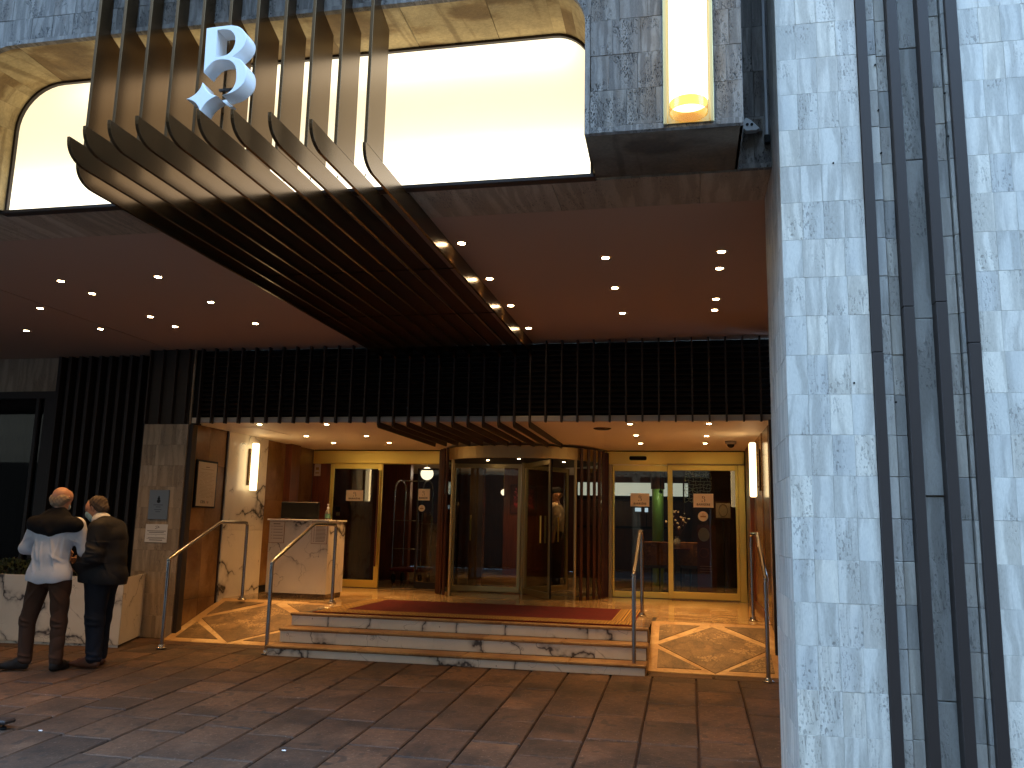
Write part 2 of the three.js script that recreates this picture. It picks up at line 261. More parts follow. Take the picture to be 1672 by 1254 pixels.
// ================================================================ the ground
const gy = (d) => (d > 8.8 ? 0 : -0.045 * (8.8 - d));            // the pavement rises towards the steps
{
  const road = structure('road', 'dark asphalt street in front of the pavement', 'road', [0, -0.52, -20]);
  part(road, 'asphalt', bx(-150, 150, -0.62, -0.52, -60, 1.9), M.asphalt);
  const bed = structure('ground', 'dark bedding under the paving stones', 'ground', [0, -0.1, 6]);
  const g = polyGeo([[[-80, gy(1.9) - 0.03, -1.9], [4, gy(1.9) - 0.03, -1.9], [4, -0.022, -8.8], [-80, -0.022, -8.8]], [[-80, -0.022, -8.8], [4, -0.022, -8.8], [4, -0.022, -13.3], [-80, -0.022, -13.3]]], 0, -9, -6);
  part(bed, 'bedding', uvw(g), M.grit);
  const kerb = structure('kerb', 'stone kerb along the street edge of the pavement', 'kerb', [0, -0.45, 1.8]);
  part(kerb, 'kerbstone', cb(-80, 4, -0.6, gy(1.9) - 0.01, 1.7, 1.9, 0.02), M.pave[1]);
  const pav = structure('pavement', 'worn brown paving stones laid in long rows towards the steps', 'pavement', [0, 0, 8.8]);
  const stone = (x0, x1, d0, d1) => {                              // one stone: uneven corners, sunk joints
    const j = 0.0075, c = 0.008, y0 = rr(-0.004, 0.003), q = () => rr(-0.003, 0.003);
    const P = [[x0 + j + q(), d0 + j + q()], [x1 - j + q(), d0 + j + q()], [x1 - j + q(), d1 - j + q()], [x0 + j + q(), d1 - j + q()]];
    const hy = P.map(([, d]) => gy(d) + y0 + q() * 0.6), cx = (x0 + x1) / 2, cd = (d0 + d1) / 2;
    const inn = P.map(([x, d], i) => [x + Math.sign(cx - x) * c, hy[i], -(d + Math.sign(cd - d) * c)]);
    const out = P.map(([x, d], i) => [x, hy[i] - c, -d]), bot = P.map(([x, d], i) => [x, hy[i] - 0.04, -d]);
    const polys = [inn];
    for (let i = 0; i < 4; i++) { const k = (i + 1) % 4; polys.push([inn[i], inn[k], out[k], out[i]], [out[i], out[k], bot[k], bot[i]]); }
    const g = uvw(polyGeo(polys, cx, hy[0] - 0.02, -cd), rr(0, 9), rr(0, 9));
    part(pav, 'paving_stone', g, M.pave[Math.floor(rnd() * M.pave.length)]);
  };
  const SX = [];
  for (let x = -0.77 - 0.412 * 22; x < 2.6; x += 0.412) SX.push(x + rr(-0.02, 0.02));
  for (let i = 0; i + 1 < SX.length; i++) {
    const x0 = SX[i], x1 = SX[i + 1], end = x1 < -6.1 ? 9.62 : x0 > -0.6 ? 8.86 : x1 < -4.4 ? 9.2 : 8.83;
    let d = x0 < -6 ? 5.2 + rr(0, 0.5) : x0 < -3 ? 4.2 + rr(0, 0.5) : 4.9 + rr(0, 0.5);
    while (d < end - 0.12) { let e = d + rr(0.34, 0.86); if (e > end - 0.2) e = end; stone(x0, x1, d, Math.min(e, end)); d = e; }
  }
  for (const [x0, x1, a, b] of [[-0.42, 0.22, 8.87, 9.11], [0.22, 0.88, 8.87, 9.11], [-6.1, -5.3, 9.21, 9.44], [-5.3, -4.5, 9.21, 9.44]]) stone(x0, x1, a, b);
  // near apron that the camera does not see, one sheet
  part(pav, 'near_apron', uvw(polyGeo([[[-80, gy(1.9) - 0.008, -1.9], [4, gy(1.9) - 0.008, -1.9], [4, gy(4.1) - 0.008, -4.1], [-80, gy(4.1) - 0.008, -4.1]]], 0, -9, -3)), M.pave[1]);
}

// ================================================================ porch floor, ramps, steps
const FY = 0.40;
{
  const pf = structure('porch_floor', 'polished cream marble porch floor before the doors', 'floor', [-2.6, FY, 11.8]);
  part(pf, 'floor_bed', bx(-6.25, 1.0, FY - 0.3, FY - 0.012, 10.75, 13.6), M.dark);
  part(pf, 'floor_bed', bx(-4.44, -0.47, FY - 0.38, FY - 0.012, 9.45, 10.749), M.dark);
  part(pf, 'floor_bed', bx(-0.44, 1.0, FY - 0.3, FY - 0.012, 10.26, 10.749), M.dark);
  const W = 0.644;
  for (let i = 0; i < 11; i++) for (let k = 0; k < 6; k++) {
    const x0 = -6.18 + i * W, x1 = x0 + W, d0 = 9.36 + k * 0.665, d1 = d0 + 0.665;
    if (k === 0 && (i < 3 || i > 8)) continue;
    const left = x1 < -4.4, right = x0 > -0.5;
    const dd0 = left ? Math.max(d0, 10.72) : right ? Math.max(d0, 10.2) : d0; if (dd0 > d1 - 0.08) continue;
    const xx0 = k < 2 && !left && x0 < -4.48 ? -4.48 : x0, xx1 = k < 2 && !right && x1 > -0.43 ? -0.43 : x1;
    part(pf, 'floor_tile', cb(xx0 + 0.001, Math.min(xx1, 0.92) - 0.001, FY - 0.012, FY, dd0 + 0.001, d1 - 0.001, 0.0008), M.cream[(i * 5 + k * 3) % 3]);
  }
  // ramps: cream stone inlaid with a brown lozenge and corner pieces
  const ramp = (name, label, x0, x1, d0, d1) => {
    const t = structure(name, label, 'ramp', [(x0 + x1) / 2, 0, d0]), S = (d) => 0.012 + (FY - 0.012) * (d - d0) / (d1 - d0);
    const sheet = (pts, h, th) => { const top = pts.map(([x, d]) => [x, S(d) + h, -d]), bot = pts.map(([x, d]) => [x, S(d) + h - th, -d]), polys = [top, bot]; for (let i = 0; i < pts.length; i++) { const k = (i + 1) % pts.length; polys.push([top[i], top[k], bot[k], bot[i]]); } const c = pts.reduce((s, q) => [s[0] + q[0] / pts.length, s[1] + q[1] / pts.length], [0, 0]); return uvw(polyGeo(polys, c[0], S(c[1]) + h - th / 2, -c[1]), rr(0, 5), rr(0, 5)); };
    part(t, 'ramp_bed', sheet([[x0, d0], [x1, d0], [x1, d1], [x0, d1]], -0.006, 0.2), M.ramp);
    const P = (u, v) => [lerp(x0, x1, u), lerp(d0, d1, v)], b = 0.07, q = 0.085, e = 0.006;
    part(t, 'inlay_lozenge', sheet([P(0.5, 1 - b - 0.02), P(1 - b, 0.5), P(0.5, b * 0.2), P(b, 0.5)], 0, e), M.umber[0]);
    const tri = (su, sv) => { const u = (k) => (su > 0 ? 1 - k : k), v = (k) => (sv > 0 ? 1 - k : k); return [P(u(b), v(b)), P(u(0.5 - 0.1), v(b)), P(u(b), v(0.5 - q))]; };
    for (const su of [-1, 1]) for (const sv of [-1, 1]) part(t, 'inlay_corner', sheet(tri(su, sv), 0, e), M.umber[1]);
  };
  ramp('ramp', 'right hand ramp of cream stone inlaid with a worn brown lozenge', -0.43, 0.92, 9.12, 10.2);
  ramp('ramp', 'left hand ramp of cream stone inlaid with brown stone beside the desk', -6.17, -4.49, 9.45, 10.72);
}
{
  const st = thing('entrance_steps', 'three wide marble faced steps with brown nosings below the red carpet', 'steps', [-2.46, 0, 8.8]);
  part(st, 'step_core', bx(-4.46, -0.455, -0.02, 0.07, 8.83, 9.5), M.dark);
  part(st, 'step_core', bx(-4.46, -0.455, 0.071, 0.22, 9.11, 9.5), M.dark);
  part(st, 'step_core', bx(-4.46, -0.455, 0.221, 0.36, 9.38, 9.5), M.dark);
  const rows = [[0.0, 0.08, 0.11, 8.80, 8.78, 9.06], [0.11, 0.232, 0.262, 9.08, 9.06, 9.34], [0.262, 0.372, 0.402, 9.35, 9.33, 9.43]];
  rows.forEach(([y0, y1, y2, dr, dn, db], r) => {
    const cuts = [-4.475]; while (cuts[cuts.length - 1] < -1.0) cuts.push(cuts[cuts.length - 1] + rr(0.42, 0.75)); cuts.push(-0.44);
    for (let i = 0; i + 1 < cuts.length; i++) part(st, 'riser_slab', cb(cuts[i] + 0.0008, cuts[i + 1] - 0.0008, y0 + 0.0005, y1, dr, dr + 0.025, 0.0012), M.marble);
    const nc = [-4.49, -3.45 - r * 0.2, -2.3 + r * 0.15, -1.2 - r * 0.1, -0.425];
    for (let i = 0; i + 1 < nc.length; i++) part(st, 'tread', cb(nc[i] + 0.0008, nc[i + 1] - 0.0008, y1, y2, dn, db - 0.001, 0.008), M.nosing);
    for (const [x0, x1] of [[-4.487, -4.462], [-0.453, -0.428]]) part(st, 'side_slab', cb(x0, x1, y0, y1 - 0.001, dr + 0.026, 9.45 + r * 0.05, 0.001), M.nosing);
  });
  const carpet = thing('red_carpet', 'deep red carpet with a gold key pattern border on the top step', 'carpet', [-2.45, FY, 10.4]);
  const C0 = [-4.27, -0.6, 9.44, 11.32];
  part(carpet, 'pile', cb(C0[0], C0[1], FY + 0.002, FY + 0.012, C0[2], C0[3], 0.004), M.carpet);
  const key = canvasMat(256, 64, (g, w, h) => {
    g.fillStyle = '#a88440'; g.fillRect(0, 0, w, h); g.strokeStyle = '#240c06'; g.lineWidth = 7;
    for (let k = 0; k < 4; k++) { const x = k * 64; g.beginPath(); g.moveTo(x + 4, 54); g.lineTo(x + 4, 10); g.lineTo(x + 52, 10); g.lineTo(x + 52, 44); g.lineTo(x + 22, 44); g.lineTo(x + 22, 27); g.lineTo(x + 36, 27); g.stroke(); g.fillStyle = '#2a1408'; g.fillRect(x, 52, 64, 6); }
  }, { roughness: 0.95 });
  key.map.wrapS = key.map.wrapT = THREE.RepeatWrapping;
  const strip = (x0, x1, d0, d1, turn) => { const g = printed([x0, FY + 0.016, d0], [x1, FY + 0.016, d0], [x1, FY + 0.016, d1], [x0, FY + 0.016, d1]), uv = g.attributes.uv, nu = (turn ? d1 - d0 : x1 - x0) / 0.48, nv = (turn ? x1 - x0 : d1 - d0) / 0.12; for (let i = 0; i < uv.count; i++) { const u = uv.getX(i), v = uv.getY(i); turn ? uv.setXY(i, v * nu, u * nv) : uv.setXY(i, u * nu, v * nv); } return g; };
  part(carpet, 'key_border', strip(C0[0] + 0.015, C0[1] - 0.015, C0[2] + 0.015, C0[2] + 0.375, false), key);
  part(carpet, 'key_border', strip(C0[0] + 0.015, C0[0] + 0.255, C0[2] + 0.376, C0[3] - 0.02, true), key);
  part(carpet, 'key_border', strip(C0[1] - 0.255, C0[1] - 0.015, C0[2] + 0.376, C0[3] - 0.02, true), key);
}
// handrails
{
  const rail = (label, x, df, dr) => {
    const t = thing('handrail', label, 'handrail', [x, 0, df], { group: 'steel handrails by the steps and ramps' });
    part(t, 'pipe', pathTube([[x, 0.03, df], [x, 0.985, df], [x + 0.01, 1.405, dr - 0.72], [x - 0.01, 1.405, dr], [x - 0.01, FY + 0.02, dr]], 0.021, 0.045), M.steel);
    for (const [d, y] of [[df, 0], [dr, FY]]) { part(t, 'base_flange', ring(x - (d === dr ? 0.01 : 0), y, d, [[0.0, 0.001], [0.055, 0.001], [0.055, 0.012], [0.05, 0.016], [0.034, 0.017], [0.034, 0.04], [0.03, 0.045], [0.021, 0.045]]), M.steel); }
    part(t, 'joint_collar', ring(x, 0.972, df, [[0.021, -0.012], [0.0245, -0.01], [0.0245, 0.01], [0.021, 0.012]]), M.steel);
  };
  rail('steel handrail at the left wall, nearest the standing men', -5.79, 8.87, 10.6);
  rail('steel handrail at the left end of the steps, before the desk', -4.52, 8.87, 10.6);
  rail('steel handrail at the right end of the steps, before the sliding doors', -0.55, 8.87, 10.6);
  rail('steel handrail at the far right, beside the travertine pillar', 0.735, 8.87, 10.6);
}

// ================================================================ the travertine pillar on the right
{
  const t = thing('travertine_pillar', 'tall pale travertine clad pillar with four dark metal strips on the right', 'pillar', [1.5, -0.3, 5.1]);
  const X0 = 0.52, D0 = 4.63, Y0 = -0.22, RH = 0.2125, TW = 0.1075, YT = 7.2;
  part(t, 'core', bx(X0 + 0.03, 3.2, Y0, YT, D0 + 0.1, 5.56), M.concreteGrey);
  part(t, 'core', bx(X0 + 0.03, 0.949, Y0, YT, D0 + 0.026, D0 + 0.0995), M.concreteGrey);
  part(t, 'core', bx(1.473, 3.2, Y0, YT, D0 + 0.026, D0 + 0.0995), M.concreteGrey);
  const pick = () => M.trav[Math.floor(rnd() * M.trav.length)];
  const rows = []; for (let y = 0.441 - 4 * RH; y < YT; y += RH) rows.push(y);
  for (const y of rows) {
    const y0 = Math.max(y, Y0), y1 = y + RH, seen = y1 > 0.15 && y0 < 4.7, sh = rr(-0.004, 0.004);
    if (!seen) {                                                    // above and below the picture: one course per side
      part(t, 'stone_course', cb(X0, 0.948, y0 + 0.0006, y1 - 0.0006, D0, D0 + 0.025, 0.001), pick());
      part(t, 'stone_course', cb(1.474, 3.2, y0 + 0.0006, y1 - 0.0006, D0, D0 + 0.025, 0.001), pick());
      part(t, 'stone_course', cb(X0, X0 + 0.028, y0 + 0.0006, y1 - 0.0006, D0 + 0.027, 5.55, 0.001), pick());
      continue;
    }
    const tile = (a, b, d0 = D0 + rr(0, 0.0015), m = pick()) => part(t, 'stone_tile', cb(a + 0.0004, b - 0.0004, y0 + 0.0004, y1 - 0.0004, d0, D0 + 0.025, 0.0006), m);
    let c = [X0, X0 + TW + sh, X0 + 2 * TW + rr(-0.006, 0.006), X0 + 3 * TW + sh, 0.948];
    for (let i = 0; i < 4; i++) tile(c[i], c[i + 1]);
    c = [1.474]; while (c[c.length - 1] < 1.98) c.push(c[c.length - 1] + TW + rr(-0.006, 0.006));
    for (let i = 0; i + 1 < c.length; i++) tile(c[i], c[i + 1]);
    part(t, 'stone_course', cb(c[c.length - 1] + 0.001, 3.2, y0 + 0.0006, y1 - 0.0006, D0, D0 + 0.025, 0.001), pick());
    for (let k = 0; k < 5; k++) { const a = D0 + 0.027 + k * 0.179; part(t, 'stone_tile', cb(X0 + rr(0, 0.001), X0 + 0.028, y0 + 0.0006, y1 - 0.0006, a + 0.0004, a + 0.1786, 0.001), pick()); }
    const o = 0;                      // the stepped channel behind the metal strips
    for (const [a, b, dd] of [[0.95, 1.052, 0.022], [1.058, 1.112, 0.045], [1.34, 1.39, 0.045], [1.396, 1.472, 0.022]])
      part(t, 'channel_stone', cb(a, b, y0 + 0.001 - o * 0.2, y1 - 0.001 - o * 0.2, D0 + dd + rr(0, 0.003), D0 + 0.099, 0.002), M.channel[Math.floor(rnd() * 3)]);
  }
  for (const [y0, y1] of [[-0.2, 0.62], [0.625, 1.62], [1.625, 2.55], [2.555, 3.44], [3.445, 4.1], [4.105, 5.2], [5.205, 7.1]])
    part(t, 'channel_slab', cb(1.116, 1.337, y0, y1, D0 + 0.075 - (y1 < 2.6 && y0 > 1.6 ? 0.008 : 0), D0 + 0.0992, 0.003), M.channel[1]);
  for (const [a, b, cut] of [[0.95, 1.004, 2.36], [1.113, 1.167, 2.6], [1.271, 1.326, 2.62], [1.413, 1.472, 2.4]])
    for (const [y0, y1] of [[-0.2, cut - 0.001], [cut + 0.001, 7]]) part(t, 'metal_strip', cb(a, b, y0, y1, D0 - 0.012, D0 + 0.07, 0.003), M.bronzeDark);
  for (const [x, y] of [[1.045, 3.99], [1.05, 3.72], [1.052, 3.47], [1.388, 4.02], [1.39, 3.79], [1.392, 3.54], [0.8, 3.42], [0.855, 2.2], [1.058, 2.1]]) { const g = new THREE.CylinderGeometry(0.0055, 0.0055, 0.006, 8); g.rotateX(Math.PI / 2); g.translate(x, y, -(D0 + (x > 0.95 ? 0.019 : -0.001))); part(t, 'drill_hole', uvw(g), M.black); }
}

// ================================================================ the upper facade over the canopy
const YC = 3.59, DF = 4.42, DP = 5.03;
const arch = (xl, xr, top, rl, rr_, bot, n = 10) => {               // outline of the opening, from lower left over the top to lower right
  const o = [[xl, bot]];
  for (let i = 0; i <= n; i++) { const a = Math.PI - i / n * Math.PI / 2; o.push([xl + rl + rl * Math.cos(a), top - rl + rl * Math.sin(a)]); }
  for (let i = 1; i < n * 2; i++) o.push([lerp(xl + rl, xr - rr_, i / (n * 2)), top]);
  for (let i = 0; i <= n; i++) { const a = Math.PI / 2 - i / n * Math.PI / 2; o.push([xr - rr_ + rr_ * Math.cos(a), top - rr_ + rr_ * Math.sin(a)]); }
  o.push([xr, bot]); return o;
};
const OUT = arch(-4.78, -0.542, 4.52, 0.42, 0.25, YC), INN = arch(-4.84, -0.555, 4.592, 0.36, 0.26, YC);
{
  const t = thing('upper_facade', 'weathered travertine upper facade with the round cornered opening above the canopy', 'facade', [-2.6, YC, 5]);
  const hole = arch(-4.88, -0.5, 4.64, 0.4, 0.28, YC - 0.01).map(([x, y]) => [x, y]);
  part(t, 'core', plate([[-80, YC + 0.021], [-4.88, YC + 0.021], ...hole.slice(1, -1), [-0.5, YC + 0.021], [0.3, YC + 0.021], [0.3, 9], [-80, 9]], DF + 0.031, DP - 0.002, [], 0), M.concreteGrey);
  part(t, 'core', bx(-80, 60, 3.66, 9, DP + 0.05, 14), M.concreteGrey);
  const ytop = (x) => { if (x < -4.78 || x > -0.542) return -9; if (x < -4.36) return 4.1 + Math.sqrt(Math.max(0, 0.42 ** 2 - (x + 4.36) ** 2)); if (x > -0.792) return 4.27 + Math.sqrt(Math.max(0, 0.25 ** 2 - (x + 0.792) ** 2)); return 4.52; };
  // pale edge band round the opening
  const outer = arch(-4.81, -0.512, 4.55, 0.44, 0.27, YC);
  for (let i = 0; i + 1 < OUT.length; i++) { const q = [OUT[i], OUT[i + 1], outer[i + 1], outer[i]]; if (Math.hypot(q[0][0] - q[1][0], q[0][1] - q[1][1]) < 1e-4) continue; part(t, 'edge_stone', plate(q, DF - 0.001, DF + 0.04, [], 0.0008), M.travOld[0]); }
  // stone tiles of the front, cut along the curve
  const RHt = 0.215, TWt = 0.16, shift = [];
  for (let r = 0; r < 7; r++) shift.push(rr(0, TWt));
  for (let r = 0; r < 7; r++) {
    const y0 = 3.628 + r * RHt, y1 = y0 + RHt;
    for (let x = -6.4 + shift[r]; x < 0.32; x += TWt) {
      const a = x + 0.0006, b = Math.min(x + TWt, 0.318) - 0.0006; if (b - a < 0.01) continue;
      const lowAt = (q) => { const e = ytop(clamp(q, -4.779, -0.543)); const inside = q > -4.81 && q < -0.512; return inside ? e + 0.031 : -9; };
      let S = []; for (let k = 0; k <= 30; k++) { const q = lerp(a, b, k / 30); S.push([q, Math.max(y0 + 0.0006, lowAt(q))]); }
      S = S.filter(([, y]) => y < y1 - 0.008); if (S.length < 3) continue; const A = S[0][0], B = S[S.length - 1][0];
      const straight = S.every(([, y]) => Math.abs(y - S[0][1]) < 1e-6), f = DF + rr(0, 0.003), m = M.travOld[Math.floor(rnd() * 4)];
      part(t, 'stone_tile', straight ? cb(A, B, S[0][1], y1 - 0.0006, f, DF + 0.03, 0.0012) : plate([...S, [B, y1 - 0.0006], [A, y1 - 0.0006]], f, DF + 0.03, [], 0.0008), m);
    }
  }
  part(t, 'stone_front', cb(-80, 0.318, 3.628 + 7 * RHt, 9, DF, DF + 0.03, 0.001), M.travOld[1]);
  part(t, 'drip_edge', cb(-0.511, 0.318, YC, 3.627, DF - 0.003, DF + 0.03, 0.003), M.travOld[0]);
  part(t, 'stone_front', cb(-80, -6.42, 3.628, 3.627 + 7 * RHt, DF, DF + 0.03, 0.001), M.travOld[1]);
  part(t, 'drip_edge', cb(-80, -4.811, YC, 3.627, DF - 0.003, DF + 0.03, 0.003), M.travOld[0]);
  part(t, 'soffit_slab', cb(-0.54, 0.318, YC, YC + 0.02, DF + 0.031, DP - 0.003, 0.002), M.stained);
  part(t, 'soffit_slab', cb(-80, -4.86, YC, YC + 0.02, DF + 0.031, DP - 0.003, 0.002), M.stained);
  part(t, 'return_face', cb(0.3001, 0.32, YC, 9, DF + 0.031, DP - 0.003, 0.002), M.travOld[2]);
  // the concrete lining of the opening, in cast lengths
  const seg = (i, j) => {
    const pos = [], e = 0.02;
    for (let k = i; k < j; k++) {
      const L = (p, q, s) => [lerp(p[0], q[0], s), lerp(p[1], q[1], s)], a0 = k === i ? L(OUT[k], OUT[k + 1], e) : OUT[k], b0 = k === i ? L(INN[k], INN[k + 1], e) : INN[k], a1 = OUT[k + 1], b1 = INN[k + 1];
      const A = [a0[0], a0[1], -DF - 0.04], B = [b0[0], b0[1], -DP + 0.012], A1 = [a1[0], a1[1], -DF - 0.04], B1 = [b1[0], b1[1], -DP + 0.012];
      pos.push(...A, ...A1, ...B1, ...A, ...B1, ...B);
    }
    const g = new THREE.BufferGeometry(); g.setAttribute('position', new THREE.Float32BufferAttribute(pos, 3)); return uvw(g, rr(0, 4), rr(0, 4));
  };
  const cutsAt = [0, 1, 4, 7, 11, 14, 17, 20, 23, 26, 29, 31, 33, 35, 37, 39, 41, OUT.length - 1];
  for (let k = 0; k + 1 < cutsAt.length; k++) part(t, 'cast_lining', seg(cutsAt[k], cutsAt[k + 1]), M.concrete[k % 3]);
  // set-back wall between the block and the pillar
  for (let y = YC + 0.035, r = 0; y < 5.2; y += 0.3, r++) for (const [a, b] of [[0.321, 0.42 + (r % 2) * 0.006], [0.421 + (r % 2) * 0.006, 0.519]]) part(t, 'stone_tile', cb(a + 0.0006, b - 0.0006, y + 0.0008, y + 0.2992, DP + rr(0, 0.002), DP + 0.03, 0.0012), M.travOld[1 + (r % 2)]);
  part(t, 'stone_front', cb(0.321, 0.519, 5.14, 9, DP, DP + 0.03, 0.001), M.travOld[2]);
  part(t, 'drip_edge', cb(0.321, 0.519, YC, YC + 0.034, DP - 0.004, DP + 0.03, 0.002), M.travOld[0]);
  part(t, 'core', bx(0.321, 0.519, YC + 0.001, 9, DP + 0.0305, DP + 0.049), M.concreteGrey);
  // stone band under the wall
  part(t, 'soffit_stone', cb(-80, -9.202, YC, YC + 0.04, DP + 0.031, 5.55, 0.002), M.travWarm[1]);
  for (let x = -9.2; x < 0.5; x += 0.93) part(t, 'soffit_stone', cb(x + 0.001, Math.min(x + 0.929, 0.519), YC, YC + 0.04, DP + 0.031, 5.55, 0.002), M.travWarm[Math.floor(rnd() * 3)]);
  const pipe = thing('conduit', 'thin grey conduit running up beside the pale pillar', 'conduit', [0.5, 3.8, 5.0]);
  part(pipe, 'pipe', cb(0.487, 0.503, 3.79, 6, DP - 0.02, DP - 0.002, 0.004), std({ color: C(0.42, 0.43, 0.45), roughness: 0.5 }));
  part(pipe, 'end_box', cb(0.478, 0.512, 3.735, 3.79, DP - 0.035, DP - 0.0022, 0.005), M.black);
  const flood = thing('wall_floodlight', 'small grey twin eyed floodlight on the setback wall by the pillar', 'floodlight', [0.42, 3.84, 5.0]);
  part(flood, 'back_box', cb(0.385, 0.47, 3.81, 3.9, DP - 0.03, DP - 0.001, 0.006), M.travOld[3]);
  part(flood, 'housing', plate([[0.355, 3.815], [0.368, 3.80], [0.43, 3.80], [0.45, 3.812], [0.4, 3.868], [0.37, 3.888], [0.356, 3.87]], DP - 0.075, DP - 0.031, [], 0.004), std({ color: C(0.38, 0.39, 0.4), roughness: 0.45 }));
  for (const [x, y] of [[0.377, 3.84], [0.403, 3.838]]) { const g = new THREE.CylinderGeometry(0.009, 0.009, 0.008, 16); g.rotateX(Math.PI / 2); g.translate(x, y, -(DP - 0.076)); part(flood, 'lens', uvSmooth(g), M.black); }
}
// the luminous panel inside the opening
{
  const t = thing('light_panel', 'large glowing white panel with rounded corners behind the vertical fins', 'light panel', [-2.7, YC, DP]);
  const IN2 = arch(-4.822, -0.573, 4.574, 0.345, 0.245, 3.608);
  const g = plate(IN2, DP - 0.002, DP + 0.04, [], 0), p = g.attributes.position, uv = g.attributes.uv;
  for (let i = 0; i < p.count; i++) uv.setXY(i, (p.getX(i) + 4.84) / 4.3, (p.getY(i) - 3.6) / 1.0);
  const em = tex(256, (u, v) => {                                   // lamp rows behind the skin: strong along the foot, one along the head
    const foot = Math.exp(-((v / 0.28) ** 2)), head = Math.exp(-(((v - 0.9) / 0.16) ** 2)) * sstep(0.04, 0.22, u) * (1 - sstep(0.93, 1, u)), k = 0.7 + 0.3 * clamp(foot + 0.75 * head);
    return [255 * k, 255 * Math.pow(k, 1.12), 255 * Math.pow(k, 1.35)];
  });
  const mat = std({ color: C(0.7, 0.7, 0.7), emissive: C(1.0, 0.89, 0.66), emissiveIntensity: 1.55, emissiveMap: em, roughness: 0.6 });
  part(t, 'skin', g, mat);
  const rimO = arch(-4.839, -0.556, 4.591, 0.36, 0.26, 3.608), rimI = arch(-4.821, -0.574, 4.573, 0.344, 0.244, 3.608);
  part(t, 'rim', plate([...rimO, ...rimI.slice().reverse()], DP - 0.03, DP - 0.003, [], 0.001), M.bronzeDark);
  part(t, 'foot_rail', cb(-4.86, -0.54, 3.582, 3.607, DP - 0.045, DP + 0.029, 0.003), M.bronzeDark);
  const l = new THREE.RectAreaLight(PANEL, PANEL_LIGHT, 3.9, 0.86); l.position.set(-2.7, 4.06, -(DP - 0.006)); l.lookAt(-2.7, 4.06, 10); scene.add(l);
}
// tubular wall lamp
{
  const t = thing('tube_lamp', 'tall glowing tube lamp in a brass lined slot on the upper facade', 'wall lamp', [0.03, 3.6, 4.4]);
  for (const [a, b] of [[-0.106, -0.083], [0.141, 0.164]]) part(t, 'brass_jamb', cb(a, b, 3.605, 6.2, DF - 0.02, DF - 0.0035, 0.003), M.brassDull);
  part(t, 'back_plate', bx(-0.083, 0.141, 3.61, 6.2, DF - 0.012, DF - 0.0035), M.brassDull);
  part(t, 'diffuser', cyl(0.029, 3.668, 6.2, 4.305, 0.101, 0.101, 40), M.tube);
  part(t, 'glass_collar', ring(0.029, 3.612, 4.305, [[0.103, 0.055], [0.103, 0.0], [0.1, 0.0], [0.1, 0.055]], 40), M.amber);
  { const l = new THREE.RectAreaLight(C(1, 0.85, 0.58), 0.25, 0.18, 2.4); l.position.set(0.029, 4.9, -4.2); l.lookAt(0.029, 4.9, 9); scene.add(l); }
}

